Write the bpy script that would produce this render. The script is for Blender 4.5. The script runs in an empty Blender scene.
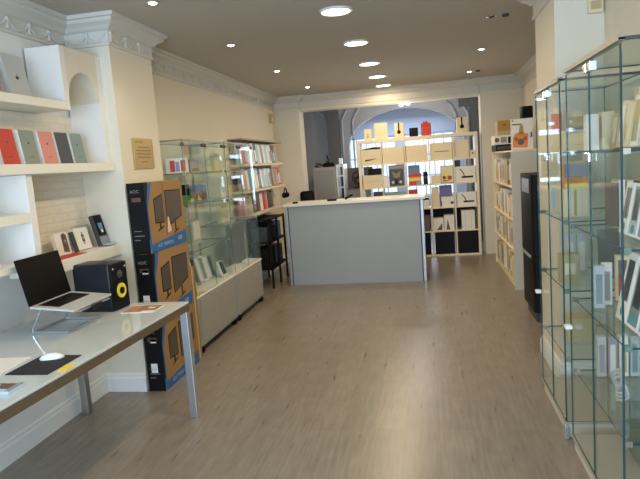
import bpy, bmesh, math, random
from mathutils import Vector, Matrix, Euler
random.seed(7)
S = bpy.context.scene
COL = S.collection
PI = math.pi

# ------------------------------------------------------------------ materials
MATS = {}
def mat(name, col, rough=0.5, metal=0.0, noise=0.0, nscale=8.0, spec=0.5, bump=0.0, bscale=60.0):
    if name in MATS: return MATS[name]
    m = bpy.data.materials.new(name); m.use_nodes = True
    nt = m.node_tree; b = nt.nodes['Principled BSDF']
    b.inputs['Base Color'].default_value = (*col, 1)
    b.inputs['Roughness'].default_value = rough
    b.inputs['Metallic'].default_value = metal
    b.inputs['Specular IOR Level'].default_value = spec
    tc = nt.nodes.new('ShaderNodeTexCoord')
    if noise > 0:
        n = nt.nodes.new('ShaderNodeTexNoise'); n.inputs['Scale'].default_value = nscale; n.inputs['Detail'].default_value = 4
        r = nt.nodes.new('ShaderNodeMapRange'); r.inputs[3].default_value = 1 - noise; r.inputs[4].default_value = 1 + noise
        x = nt.nodes.new('ShaderNodeVectorMath'); x.operation = 'SCALE'; x.inputs[0].default_value = col
        nt.links.new(tc.outputs['Object'], n.inputs['Vector'])
        nt.links.new(n.outputs['Fac'], r.inputs[0]); nt.links.new(r.outputs[0], x.inputs['Scale'])
        nt.links.new(x.outputs[0], b.inputs['Base Color'])
    if bump > 0:
        n2 = nt.nodes.new('ShaderNodeTexNoise'); n2.inputs['Scale'].default_value = bscale
        bp = nt.nodes.new('ShaderNodeBump'); bp.inputs['Strength'].default_value = bump; bp.inputs['Distance'].default_value = 0.01
        nt.links.new(tc.outputs['Object'], n2.inputs['Vector'])
        nt.links.new(n2.outputs['Fac'], bp.inputs['Height']); nt.links.new(bp.outputs[0], b.inputs['Normal'])
    MATS[name] = m
    return m
def emit(name, col, s):
    if name in MATS: return MATS[name]
    m = bpy.data.materials.new(name); m.use_nodes = True
    b = m.node_tree.nodes['Principled BSDF']
    b.inputs['Base Color'].default_value = (*col, 1)
    b.inputs['Emission Color'].default_value = (*col, 1); b.inputs['Emission Strength'].default_value = s
    MATS[name] = m; return m
def glass(name, tint, refl=1.0):
    m = bpy.data.materials.new(name); m.use_nodes = True
    nt = m.node_tree; nt.nodes.clear()
    o = nt.nodes.new('ShaderNodeOutputMaterial'); mx = nt.nodes.new('ShaderNodeMixShader')
    t = nt.nodes.new('ShaderNodeBsdfTransparent'); t.inputs[0].default_value = (*tint, 1)
    g = nt.nodes.new('ShaderNodeBsdfGlossy'); g.inputs['Roughness'].default_value = 0.02
    g.inputs['Color'].default_value = (0.9, 0.97, 0.95, 1)
    f = nt.nodes.new('ShaderNodeFresnel'); f.inputs[0].default_value = 1.45
    mu = nt.nodes.new('ShaderNodeMath'); mu.operation = 'MULTIPLY'; mu.inputs[1].default_value = refl
    nt.links.new(f.outputs[0], mu.inputs[0]); nt.links.new(mu.outputs[0], mx.inputs[0])
    nt.links.new(t.outputs[0], mx.inputs[1]); nt.links.new(g.outputs[0], mx.inputs[2])
    nt.links.new(mx.outputs[0], o.inputs[0]); MATS[name] = m; return m

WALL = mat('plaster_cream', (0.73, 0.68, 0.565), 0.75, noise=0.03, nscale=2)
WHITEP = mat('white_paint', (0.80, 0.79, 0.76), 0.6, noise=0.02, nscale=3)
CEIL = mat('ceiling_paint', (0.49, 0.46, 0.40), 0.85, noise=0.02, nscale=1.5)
CORN = mat('cornice_plaster', (0.66, 0.64, 0.59), 0.7)
SKIRT = mat('skirting_paint', (0.8, 0.8, 0.78), 0.4)
GREYW = mat('grey_wall', (0.36, 0.36, 0.385), 0.8)
DGREY = mat('dark_pier', (0.13, 0.125, 0.12), 0.8)
BLUEW = mat('pale_blue_wall', (0.54, 0.60, 0.72), 0.8)
TRIMW = mat('trim_grey', (0.42, 0.45, 0.50), 0.6)
CARD = mat('cardboard', (0.32, 0.18, 0.065), 0.8, noise=0.06, nscale=5)
BLK = mat('print_black', (0.006, 0.006, 0.007), 0.5, spec=0.2)
BLACK = mat('black_plastic', (0.007, 0.007, 0.008), 0.5, spec=0.15)
SPKB = mat('speaker_black', (0.008, 0.011, 0.018), 0.4, spec=0.4)
SCREEN = mat('screen_black', (0.002, 0.002, 0.002), 0.45, spec=0.15)
DKG = mat('dark_grey', (0.05, 0.05, 0.055), 0.5)
PRB = mat('print_blue', (0.02, 0.12, 0.33), 0.5)
PRM = mat('print_monitor', (0.075, 0.055, 0.04), 0.35)
WHT = mat('print_white', (0.85, 0.85, 0.83), 0.5)
PRBR = mat('print_brown', (0.12, 0.07, 0.05), 0.5)
BOXW = mat('white_box', (0.82, 0.79, 0.72), 0.55)
BOXC = mat('cream_box', (0.78, 0.66, 0.44), 0.6)
ALU = mat('aluminium', (0.62, 0.66, 0.72), 0.28, 0.9)
ALUSH = mat('desk_steel', (0.38, 0.37, 0.35), 0.35, 0.85)  # wall-side desk legs: aluminium darkened, shade under the desk put into the colour
APSH = mat('apron_bronze', (0.25, 0.20, 0.14), 0.35, 0.7)  # bronze-grey puts the shade on the metal apron into its colour
CHR = mat('chrome', (0.8, 0.82, 0.85), 0.12, 1.0)
DESKT = mat('desk_glass_white', (0.60, 0.66, 0.68), 0.08, spec=0.8)
CABG = mat('cabinet_grey', (0.31, 0.305, 0.28), 0.45, noise=0.02)
CABD = mat('cabinet_trim_silver', (0.40, 0.42, 0.45), 0.35, 0.6)
COUNT = mat('counter_grey', (0.33, 0.355, 0.365), 0.5, noise=0.05, nscale=4)
CTOP = mat('counter_top', (0.74, 0.72, 0.66), 0.35)
TOPB = mat('shelf_top_brown', (0.40, 0.34, 0.25), 0.6)
UNITW = mat('shelf_unit_cream', (0.84, 0.73, 0.52), 0.5)
SHELFW = mat('shelf_white', (0.82, 0.79, 0.70), 0.55)
BEAM = mat('shelf_beige', (0.68, 0.62, 0.49), 0.6)
GLASS = glass('clear_glass', (0.965, 0.98, 0.978), 0.2)
GSH = glass('shelf_glass', (0.94, 0.965, 0.96), 0.3)
GWIN = glass('window_glass', (0.95, 0.98, 1.0), 0.6)
GEDGE = mat('glass_edge', (0.015, 0.06, 0.065), 0.15)
GRAIL = mat('case_rail', (0.27, 0.26, 0.235), 0.4, 0.3)
LEDGE = mat('pale_glass_edge', (0.16, 0.22, 0.19), 0.2)
MIRR = mat('sage_back_panel', (0.74, 0.77, 0.66), 0.5, noise=0.06, nscale=4)
PLAQ = mat('brass_plaque', (0.50, 0.36, 0.15), 0.4, 0.5, noise=0.12, nscale=18)
PLAQD = mat('brass_engraving', (0.30, 0.20, 0.07), 0.5, 0.4)
YEL = mat('yellow_cone', (0.85, 0.72, 0.06), 0.35)
RED = mat('red_print', (0.55, 0.035, 0.02), 0.5)
ORG = mat('orange_print', (0.75, 0.25, 0.03), 0.5)
YELP = mat('yellow_print', (0.85, 0.62, 0.06), 0.5)
PINK = mat('pink_print', (0.62, 0.24, 0.20), 0.5)
SAGE = mat('sage_print', (0.22, 0.27, 0.235), 0.5)
TEAL = mat('teal_grey_print', (0.20, 0.28, 0.28), 0.5)
SLATE = mat('slate_print', (0.045, 0.05, 0.075), 0.5)
LBLUE = mat('light_blue_print', (0.45, 0.62, 0.78), 0.5)
MBLUE = mat('mid_blue_print', (0.12, 0.28, 0.50), 0.5)
TEALB = mat('teal_badge', (0.02, 0.32, 0.48), 0.5)
GREEN = mat('green_print', (0.10, 0.28, 0.03), 0.5)
OLIVE = mat('olive_print', (0.20, 0.19, 0.11), 0.5)
BRWN = mat('brown_print', (0.14, 0.085, 0.06), 0.5)
TAN = mat('tan_print', (0.50, 0.40, 0.20), 0.5)
GOLD = mat('gold_print', (0.45, 0.26, 0.03), 0.5)
PURP = mat('purple_print', (0.30, 0.27, 0.55), 0.5)
GRYP = mat('grey_print', (0.30, 0.30, 0.31), 0.5)
SILV = mat('silver_print', (0.50, 0.51, 0.52), 0.45)
PADM = mat('mouse_pad', (0.015, 0.017, 0.022), 0.8)
WPL = mat('white_plastic', (0.85, 0.86, 0.88), 0.25)
LED = emit('downlight_panel', (1.0, 0.90, 0.70), 9.0)
LEDS = emit('spot_bulb', (1.0, 0.92, 0.75), 14.0)

def brick_mat():
    m = bpy.data.materials.new('white_brick'); m.use_nodes = True; nt = m.node_tree
    b = nt.nodes['Principled BSDF']; b.inputs['Roughness'].default_value = 0.7
    tc = nt.nodes.new('ShaderNodeTexCoord'); sx = nt.nodes.new('ShaderNodeSeparateXYZ'); cx = nt.nodes.new('ShaderNodeCombineXYZ')
    nt.links.new(tc.outputs['Object'], sx.inputs[0])
    nt.links.new(sx.outputs['Y'], cx.inputs['X']); nt.links.new(sx.outputs['Z'], cx.inputs['Y'])
    br = nt.nodes.new('ShaderNodeTexBrick')
    br.inputs['Scale'].default_value = 1.0; br.inputs['Brick Width'].default_value = 0.17; br.inputs['Row Height'].default_value = 0.055
    br.inputs['Mortar Size'].default_value = 0.008; br.inputs['Mortar Smooth'].default_value = 0.6
    br.inputs['Color1'].default_value = (0.80, 0.74, 0.64, 1); br.inputs['Color2'].default_value = (0.77, 0.715, 0.615, 1)
    br.inputs['Mortar'].default_value = (0.73, 0.68, 0.58, 1)
    nt.links.new(cx.outputs[0], br.inputs['Vector']); nt.links.new(br.outputs['Color'], b.inputs['Base Color'])
    n = nt.nodes.new('ShaderNodeTexNoise'); n.inputs['Scale'].default_value = 25
    nt.links.new(tc.outputs['Object'], n.inputs['Vector'])
    ad = nt.nodes.new('ShaderNodeMath'); ad.operation = 'SUBTRACT'
    nt.links.new(n.outputs['Fac'], ad.inputs[0]); nt.links.new(br.outputs['Fac'], ad.inputs[1])
    bp = nt.nodes.new('ShaderNodeBump'); bp.inputs['Strength'].default_value = 0.3; bp.inputs['Distance'].default_value = 0.01
    nt.links.new(ad.outputs[0], bp.inputs['Height']); nt.links.new(bp.outputs[0], b.inputs['Normal'])
    return m
BRICK = brick_mat()

def floor_mat():
    m = bpy.data.materials.new('laminate_planks'); m.use_nodes = True; nt = m.node_tree
    b = nt.nodes['Principled BSDF']; b.inputs['Specular IOR Level'].default_value = 0.5
    tc = nt.nodes.new('ShaderNodeTexCoord'); sx = nt.nodes.new('ShaderNodeSeparateXYZ'); cx = nt.nodes.new('ShaderNodeCombineXYZ')
    nt.links.new(tc.outputs['Object'], sx.inputs[0])
    nt.links.new(sx.outputs['Y'], cx.inputs['X']); nt.links.new(sx.outputs['X'], cx.inputs['Y'])
    br = nt.nodes.new('ShaderNodeTexBrick'); br.inputs['Scale'].default_value = 1.0
    br.inputs['Brick Width'].default_value = 1.25; br.inputs['Row Height'].default_value = 0.19
    br.inputs['Mortar Size'].default_value = 0.0015; br.inputs['Mortar Smooth'].default_value = 0.1
    br.offset = 0.37
    br.inputs['Color1'].default_value = (0.252, 0.218, 0.180, 1); br.inputs['Color2'].default_value = (0.217, 0.188, 0.155, 1)
    br.inputs['Mortar'].default_value = (0.18, 0.155, 0.128, 1)
    nt.links.new(cx.outputs[0], br.inputs['Vector'])
    mp = nt.nodes.new('ShaderNodeMapping'); mp.inputs['Scale'].default_value = (45, 4.0, 1)
    nt.links.new(tc.outputs['Object'], mp.inputs[0])
    n = nt.nodes.new('ShaderNodeTexNoise'); n.inputs['Scale'].default_value = 1.0; n.inputs['Detail'].default_value = 5; n.inputs['Distortion'].default_value = 0.0
    nt.links.new(mp.outputs[0], n.inputs['Vector'])
    r = nt.nodes.new('ShaderNodeMapRange'); r.inputs[1].default_value = 0.25; r.inputs[2].default_value = 0.75
    r.inputs[3].default_value = 0.78; r.inputs[4].default_value = 1.22
    nt.links.new(n.outputs['Fac'], r.inputs[0])
    n3 = nt.nodes.new('ShaderNodeTexNoise'); n3.inputs['Scale'].default_value = 7; n3.inputs['Detail'].default_value = 3.5
    nt.links.new(tc.outputs['Object'], n3.inputs['Vector'])
    r3 = nt.nodes.new('ShaderNodeMapRange'); r3.inputs[3].default_value = 0.82; r3.inputs[4].default_value = 1.18
    nt.links.new(n3.outputs['Fac'], r3.inputs[0])
    mm = nt.nodes.new('ShaderNodeMath'); mm.operation = 'MULTIPLY'
    nt.links.new(r.outputs[0], mm.inputs[0]); nt.links.new(r3.outputs[0], mm.inputs[1])
    v = nt.nodes.new('ShaderNodeVectorMath'); v.operation = 'SCALE'
    nt.links.new(br.outputs['Color'], v.inputs[0]); nt.links.new(mm.outputs[0], v.inputs['Scale'])
    nt.links.new(v.outputs[0], b.inputs['Base Color'])
    r2 = nt.nodes.new('ShaderNodeMapRange'); r2.inputs[3].default_value = 0.22; r2.inputs[4].default_value = 0.40
    nt.links.new(n.outputs['Fac'], r2.inputs[0]); nt.links.new(r2.outputs[0], b.inputs['Roughness'])
    bp = nt.nodes.new('ShaderNodeBump'); bp.inputs['Strength'].default_value = 0.06; bp.inputs['Distance'].default_value = 0.002
    nt.links.new(n.outputs['Fac'], bp.inputs['Height']); nt.links.new(bp.outputs[0], b.inputs['Normal'])
    return m
FLOORM = floor_mat()

# ------------------------------------------------------------------ mesh building
class MB:
    def __init__(s): s.v = []; s.f = []; s.m = []; s.mats = []; s.M = Matrix()
    def mi(s, m):
        if m not in s.mats: s.mats.append(m)
        return s.mats.index(m)
    def poly(s, vs, faces, m):
        b = len(s.v); s.v += [tuple(s.M @ Vector(p)) for p in vs]
        k = s.mi(m)
        for f in faces: s.f.append([b + i for i in f]); s.m.append(k)
        return s
    def box(s, x0, y0, z0, x1, y1, z1, m, edge=None):
        vs = [(x0,y0,z0),(x1,y0,z0),(x1,y1,z0),(x0,y1,z0),(x0,y0,z1),(x1,y0,z1),(x1,y1,z1),(x0,y1,z1)]
        fs = [(0,3,2,1),(4,5,6,7),(0,1,5,4),(2,3,7,6),(1,2,6,5),(3,0,4,7)]
        if edge is None: return s.poly(vs, fs, m)
        d = [x1-x0, y1-y0, z1-z0]; t = d.index(min(d))
        big = {0: (4,5), 1: (2,3), 2: (0,1)}[t]
        b = len(s.v); s.v += [tuple(s.M @ Vector(p)) for p in vs]
        for i, f in enumerate(fs): s.f.append([b+j for j in f]); s.m.append(s.mi(m if i in big else edge))
        return s
    def rbox(s, x0, y0, z0, x1, y1, z1, m, r=0.01, seg=2, axes='xyz'):
        bm = bmesh.new(); bmesh.ops.create_cube(bm, size=1)
        for v in bm.verts: v.co = Vector(((x0+x1)/2 + v.co.x*(x1-x0), (y0+y1)/2 + v.co.y*(y1-y0), (z0+z1)/2 + v.co.z*(z1-z0)))
        es = []
        for e in bm.edges:
            d = (e.verts[0].co - e.verts[1].co); a = 'x' if abs(d.x) > 1e-6 else ('y' if abs(d.y) > 1e-6 else 'z')
            if a in axes: es.append(e)
        bmesh.ops.bevel(bm, geom=es, offset=r, segments=seg, affect='EDGES', profile=0.5)
        bm.verts.index_update()
        s.poly([v.co[:] for v in bm.verts], [[v.index for v in f.verts] for f in bm.faces], m); bm.free(); return s
    def prism(s, pts, axis, a, b, m, side=None):
        # pts: 2D outline; axis: extrusion axis
        def P(p, t): return {'x': (t, p[0], p[1]), 'y': (p[0], t, p[1]), 'z': (p[0], p[1], t)}[axis]
        n = len(pts); vs = [P(p, a) for p in pts] + [P(p, b) for p in pts]
        s.poly(vs, [list(range(n))[::-1], list(range(n, 2*n))], m)
        s.poly(vs, [(i, (i+1) % n, n+(i+1) % n, n+i) for i in range(n)], side or m); return s
    def lathe(s, prof, m, c=(0,0,0), axis='z', n=24):
        vs = []; fs = []
        for r, h in prof:
            for i in range(n):
                a = 2*PI*i/n; p = (r*math.cos(a), r*math.sin(a), h)
                if axis == 'x': p = (p[2], p[0], p[1])
                elif axis == 'y': p = (p[0], p[2], p[1])
                vs.append((p[0]+c[0], p[1]+c[1], p[2]+c[2]))
        k = len(prof)
        for j in range(k-1):
            for i in range(n): fs.append((j*n+i, j*n+(i+1) % n, (j+1)*n+(i+1) % n, (j+1)*n+i))
        fs.append(list(range(n))[::-1]); fs.append([(k-1)*n+i for i in range(n)])
        return s.poly(vs, fs, m)
    def tube(s, pts, r, m, n=8):
        pts = [Vector(p) for p in pts]; vs = []; fs = []
        for i, p in enumerate(pts):
            d = (pts[min(i+1, len(pts)-1)] - pts[max(i-1, 0)]).normalized()
            u = d.cross(Vector((0,0,1)));
            if u.length < 1e-3: u = d.cross(Vector((0,1,0)))
            u.normalize(); w = d.cross(u).normalized()
            for k in range(n):
                a = 2*PI*k/n; vs.append(tuple(p + u*r*math.cos(a) + w*r*math.sin(a)))
        for j in range(len(pts)-1):
            for k in range(n): fs.append((j*n+k, j*n+(k+1) % n, (j+1)*n+(k+1) % n, (j+1)*n+k))
        fs.append(list(range(n))[::-1]); fs.append([(len(pts)-1)*n+k for k in range(n)])
        return s.poly(vs, fs, m)
    def quad(s, a, b, c, d, m): return s.poly([a, b, c, d], [(0,1,2,3)], m)
    # flat print on the +X / -X / -Y faces; (u along face, v up)
    def pr(s, face, off, u0, v0, u1, v1, m, t=0.0012):
        if face == '+x': s.box(off, u0, v0, off+t, u1, v1, m)
        elif face == '-x': s.box(off-t, u0, v0, off, u1, v1, m)
        elif face == '-y': s.box(u0, off-t, v0, u1, off, v1, m)
        elif face == '+z': s.box(u0, v0, off, u1, v1, off+t, m)
        return s
    def prpoly(s, face, off, pts, m, t=0.0012):
        if face == '+x': s.prism(pts, 'x', off, off+t, m)
        elif face == '-x': s.prism(pts, 'x', off-t, off, m)
        elif face == '-y': s.prism(pts, 'y', off-t, off, m)
        return s
    def text(s, txt, face, off, u, v, size, m, t=0.0016):
        vs, fs = glyphs(txt)
        out = []
        for p in vs:
            a, b = u + p[0]*size, v + p[1]*size
            if face == '+x': out.append((off+t, a, b))
            elif face == '-y': out.append((a, off-t, b))
            elif face == '-x': out.append((off-t, u - p[0]*size, b))
            elif face == '+z': out.append((a, b, off+t))
        return s.poly(out, fs, m)
    def build(s, name, parent=None, smooth=False, bevel=0.0, loc=None, rot=None):
        me = bpy.data.meshes.new(name); me.from_pydata(s.v, [], s.f)
        for m in s.mats: me.materials.append(m)
        me.polygons.foreach_set('material_index', s.m)
        bm = bmesh.new(); bm.from_mesh(me); bmesh.ops.recalc_face_normals(bm, faces=bm.faces); bm.to_mesh(me); bm.free()
        if smooth:
            me.polygons.foreach_set('use_smooth', [True]*len(me.polygons))
            me.set_sharp_from_angle(angle=math.radians(35))
        me.update()
        o = bpy.data.objects.new(name, me); COL.objects.link(o)
        if parent: o.parent = parent
        if loc: o.location = loc
        if rot: o.rotation_euler = rot
        if bevel:
            md = o.modifiers.new('bevel', 'BEVEL'); md.width = bevel; md.segments = 2; md.limit_method = 'ANGLE'
        return o
_gc = {}
def glyphs(txt):
    if txt in _gc: return _gc[txt]
    cu = bpy.data.curves.new('t', 'FONT'); cu.body = txt; cu.size = 1.0; cu.resolution_u = 3
    o = bpy.data.objects.new('t', cu); COL.objects.link(o)
    bpy.context.view_layer.update()
    me = bpy.data.meshes.new_from_object(o.evaluated_get(bpy.context.evaluated_depsgraph_get()))
    r = ([v.co[:] for v in me.vertices], [list(p.vertices) for p in me.polygons])
    bpy.data.objects.remove(o); bpy.data.curves.remove(cu); bpy.data.meshes.remove(me)
    _gc[txt] = r; return r

def thing(name, label, cat, loc=(0,0,0), rz=0, group=None):
    o = bpy.data.objects.new(name, None); COL.objects.link(o); o.empty_display_size = 0.05
    o.location = loc; o.rotation_euler = (0, 0, rz); o['label'] = label; o['category'] = cat
    if group: o['group'] = group
    return o
def tag(o, label, cat, group=None):
    o['label'] = label; o['category'] = cat
    if group: o['group'] = group
    return o
def struct(name, mb, **k):
    o = mb.build(name, **k); o['kind'] = 'structure'; return o
def dup(root, loc, rz, label, group=None):
    r = root.copy(); COL.objects.link(r); r.location = loc; r.rotation_euler = (0, 0, rz); r['label'] = label
    if group: r['group'] = group
    def rec(a, b):
        for ch in list(a.children):
            c = ch.copy(); COL.objects.link(c); c.parent = b; rec(ch, c)
    rec(root, r); return r
ORD = ['first','second','third','fourth','fifth','sixth','seventh','eighth','ninth','tenth','eleventh','twelfth','thirteenth','fourteenth','fifteenth','sixteenth','seventeenth','eighteenth','nineteenth','twentieth']

H = 2.70
XL, XLP, XLR = -2.45, -2.12, -2.38          # alcove wall, pilaster face, rear left wall
XR, XRP, XRR = 1.12, 0.83, 1.46
YB = 9.5
# ------------------------------------------------------------------ shell
struct('floor', MB().box(-2.7, -1.6, -0.06, 1.8, 13.2, 0, FLOORM))
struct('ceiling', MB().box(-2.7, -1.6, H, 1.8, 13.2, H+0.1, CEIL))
struct('wall_left', MB().box(-2.7, -1.6, 0, XL, 3.88, H, WHITEP))
struct('wall_left_pilaster', MB().box(-2.7, 3.88, 0, XLP, 4.52, H, WALL))
struct('wall_left_rear', MB().box(-2.7, 4.52, 0, XLR, 9.75, H, WALL))
struct('wall_right', MB().box(XR, -1.6, 0, 1.8, 4.0, H, WALL))
struct('wall_right_pilaster', MB().box(XRP, 4.0, 0, 1.8, 4.64, H, WALL))
struct('wall_right_rear', MB().box(XRR, 4.64, 0, 1.8, 9.75, H, WALL))
mb = MB(); mb.box(XLR, 9.4, 0, -1.97, 9.75, H, WALL); mb.box(0.86, 9.4, 0, XRR, 9.75, H, WALL)
mb.box(-1.97, YB, 2.46, 0.86, 9.75, H, WALL)
struct('wall_back', mb)
# front wall behind the camera with the shop window
mb = MB(); mb.box(-2.7, -1.5, 0, 1.8, -1.35, 0.25, WALL); mb.box(-2.7, -1.5, 2.55, 1.8, -1.35, H, WALL)
mb.box(-2.7, -1.5, 0.25, -2.35, -1.35, 2.55, WALL); mb.box(1.05, -1.5, 0.25, 1.8, -1.35, 2.55, WALL)
struct('wall_front', mb)
mb = MB()
for x in (-2.35, -1.25, -0.1, 1.0): mb.box(x, -1.46, 0.25, x+0.05, -1.39, 2.55, ALU)
mb.box(-2.35, -1.46, 0.25, 1.05, -1.39, 0.30, ALU); mb.box(-2.35, -1.46, 2.5, 1.05, -1.39, 2.55, ALU)
mb.box(-2.30, -1.43, 0.30, 1.0, -1.424, 2.5, GWIN)
struct('window_1', mb)

def cornice(path, prof, mb, m):
    n = len(path); P = [Vector(p) for p in path]
    nr = []
    for i in range(n-1):
        d = (P[i+1]-P[i]).normalized(); nr.append(Vector((d.y, -d.x)))
    offs = []
    for i in range(n):
        if i == 0: offs.append(nr[0])
        elif i == n-1: offs.append(nr[-1])
        else:
            a, b = nr[i-1], nr[i]; s = a+b; offs.append(s / max(0.2, s.dot(a)) if s.length > 1e-4 else a)
    vs = []; fs = []; k = len(prof)
    for i in range(n):
        for o, z in prof: q = P[i] + offs[i]*o; vs.append((q.x, q.y, z))
    for i in range(n-1):
        for j in range(k): fs.append((i*k+j, i*k+(j+1) % k, (i+1)*k+(j+1) % k, (i+1)*k+j))
    fs.append(list(range(k))); fs.append([(n-1)*k+j for j in range(k)][::-1])
    mb.poly(vs, fs, m)
CP = [(0,2.50),(0.016,2.503),(0.018,2.52),(0.010,2.525),(0.010,2.60),(0.03,2.61),(0.05,2.63),(0.085,2.65),(0.09,2.665),(0.09,2.67),(0.11,2.675),(0.115,2.699),(0,2.699)]
def swag(mb, p0, p1, nrm, m, z=2.585, drop=0.055):
    a, b, nv = Vector((*p0, z)), Vector((*p1, z)), Vector((*nrm, 0))
    pts = []
    for i in range(9):
        t = i/8; q = a.lerp(b, t) + nv*0.016; q.z -= drop*4*t*(1-t); pts.append(q)
    mb.tube(pts, 0.008, m, 6)
    mb.tube([a+nv*0.016, a+nv*0.016+Vector((0,0,-0.06))], 0.009, m, 6)
    mb.lathe([(0.004,-0.012),(0.014,-0.006),(0.014,0.006),(0.004,0.012)], m, tuple(a+nv*0.018), 'x' if abs(nrm[0]) > 0 else 'y', 10)
mb = MB(); cornice([(XL,-1.35),(XL,3.88),(XLP,3.88),(XLP,4.52),(XLR,4.52),(XLR,9.4),(-1.97,9.4),(-1.97,9.5)], CP, mb, CORN)
for i in range(12): swag(mb, (XL, 1.48+0.2*i), (XL, 1.68+0.2*i), (1,0), CORN)
swag(mb, (XL+.02,3.88), (XL+.18,3.88), (0,-1), CORN); swag(mb, (XL+.18,3.88), (XL+.32,3.88), (0,-1), CORN)
for i in range(3): swag(mb, (XLP, 3.89+0.205*i), (XLP, 4.095+0.205*i), (1,0), CORN)
for i in range(19): swag(mb, (XLR, 4.66+0.22*i), (XLR, 4.88+0.22*i), (1,0), CORN, drop=0.04)
struct('trim_1', mb)
mb = MB(); cornice([(-1.97,9.5),(0.86,9.5)], CP, mb, CORN); struct('trim_2', mb)
mb = MB(); cornice([(0.86,9.5),(0.86,9.4),(XRR,9.4),(XRR,4.64),(XRP,4.64),(XRP,4.0),(XR,4.0),(XR,-1.35)], CP, mb, CORN); struct('trim_3', mb)
SP = [(0,0),(0.02,0),(0.02,0.10),(0.014,0.115),(0.014,0.13),(0.006,0.14),(0,0.14)]
mb = MB(); cornice([(XL,-1.35),(XL,3.88),(XLP,3.88)], SP, mb, SKIRT); struct('baseboard_left', mb)
mb = MB(); cornice([(XRR,9.4),(XRR,4.64),(XRP,4.64),(XRP,4.0),(XR,4.0),(XR,-1.35)], SP, mb, SKIRT); struct('baseboard_right', mb)
mb = MB(); cornice([(XLR,4.52),(XLR,9.4),(-1.97,9.4)], SP, mb, SKIRT); struct('baseboard_rear', mb)
# white painted brick lining of the alcove
struct('wall_alcove', MB().box(XL, 3.0, 1.10, XL+0.012, 3.88, 2.03, BRICK))

# ------------------------------------------------------------------ back room
struct('wall_backroom_left', MB().box(-2.7, 9.75, 0, -2.5, 13.2, H, GREYW))
struct('wall_backroom_right', MB().box(1.5, 9.75, 0, 1.8, 13.2, H, GREYW))
YA = 11.0
def arch_wall():
    mb = MB(); cx, hw, sp, rise = -0.345, 1.05, 1.86, 0.64
    L, R, T = -2.5, 1.5, H
    n = 24
    arc = [(cx + hw*math.cos(PI - PI*i/n), sp + rise*math.sin(PI*i/n)) for i in range(n+1)]
    mb.box(L, YA, 0, cx-hw, YA+0.2, sp, GREYW); mb.box(cx+hw, YA, 0, R, YA+0.2, sp, GREYW)
    mb.box(L, YA, sp, cx-hw, YA+0.2, T, GREYW); mb.box(cx+hw, YA, sp, R, YA+0.2, T, GREYW)
    for i in range(n):
        a, b = arc[i], arc[i+1]
        mb.prism([(a[0], a[1]), (b[0], b[1]), (b[0], T), (a[0], T)], 'y', YA, YA+0.2, GREYW)
    return mb
struct('wall_backroom_arch', arch_wall())
mb = MB(); mb.box(-1.76, YA-0.14, 0, -1.55, YA, H, DGREY); mb.box(0.82, YA-0.14, 0, 1.0, YA, H, DGREY)
mb.box(0.62, YA-0.10, 2.42, 1.0, YA, H, DGREY)
struct('wall_backroom_piers', mb)
mb = MB()
def mould(pts, r=0.022): mb.tube([(x, YA-0.02, z) for x, z in pts], r, TRIMW, 6)
mould([(-1.50,0.1),(-1.50,2.36),(-1.42,2.52),(-1.36,2.6)]); mould([(-1.42,0.1),(-1.42,0.12)], 0.01)
mould([(-1.30,0.1),(-1.30,2.34),(-1.25,2.44),(-1.17,2.56),(-1.1,2.62)])
mould([(-1.80,0.1),(-1.80,2.36),(-1.86,2.50),(-1.96,2.54)], 0.03)
mould([(0.55,1.9),(0.57,2.3),(0.50,2.46),(0.38,2.56)]); mould([(0.78,0.1),(0.78,2.30),(0.70,2.44),(0.62,2.5)], 0.03)
struct('trim_4', mb)
# daylight wall behind the arch with windows
mb = MB(); mb.box(-2.5, 12.9, 2.10, 1.5, 13.05, H, BLUEW); mb.box(-2.5, 12.9, 0, 1.5, 13.05, 0.75, BLUEW)
for x0, x1 in ((-2.5,-1.7),(-0.62,-0.45),(0.62,1.5)): mb.box(x0, 12.9, 0.75, x1, 13.05, 2.10, BLUEW)
struct('wall_far', mb)
for k, (x0, x1) in enumerate(((-1.7,-0.62),(-0.45,0.62))):
    mb = MB(); n = 5
    for i in range(n+1):
        x = x0 + (x1-x0-0.03)*i/n; mb.box(x, 12.95, 0.75, x+0.03, 12.99, 2.10, WPL)
    for z in (0.75, 1.18, 1.62, 2.06): mb.box(x0, 12.945, z, x1, 12.985, z+0.035, WPL)
    mb.box(x0, 12.965, 0.75, x1, 12.97, 2.1, GWIN)
    struct('window_%d' % (k+2), mb)

# ------------------------------------------------------------------ ceiling lights
def downlight(x, y, lab):
    t = thing('ceiling_downlight', lab, 'ceiling light', (x, y, H-0.001), 0, 'round downlights along the ceiling centre')
    MB().lathe([(0.125,0),(0.125,-0.008),(0.112,-0.016),(0.105,-0.012),(0.104,0)], WPL, n=32).build('trim_ring', t, smooth=True)
    MB().lathe([(0.103,-0.001),(0.103,-0.010),(0.09,-0.012)], LED, n=32).build('diffuser', t)
    return t
dl = [(-0.60,4.48,'largest round downlight, nearest on the ceiling at the top edge'),(-0.595,5.72,'second nearest round downlight on the ceiling centre line'),
      (-0.59,6.98,'middle round downlight of the five on the ceiling'),(-0.585,8.08,'round downlight second from the back header'),(-0.575,9.08,'smallest round downlight right before the back header')]
for x, y, l in dl: downlight(x, y, l)
def add_light(name, typ, loc, e, col, size=0.2, rot=(0,0,0), **k):
    l = bpy.data.lights.new(name, typ); l.energy = e; l.color = col
    if typ == 'AREA':
        l.shape = k.get('shape', 'DISK'); l.size = size
        if 'size_y' in k: l.size_y = k['size_y']
        if 'spread' in k: l.spread = k['spread']
    else: l.shadow_soft_size = size
    if typ == 'SPOT': l.spot_size = math.radians(k.get('ang', 90)); l.spot_blend = 0.6
    o = bpy.data.objects.new(name, l); COL.objects.link(o); o.location = loc; o.rotation_euler = rot
    return o
WARM = (1.0, 0.78, 0.48)
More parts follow.
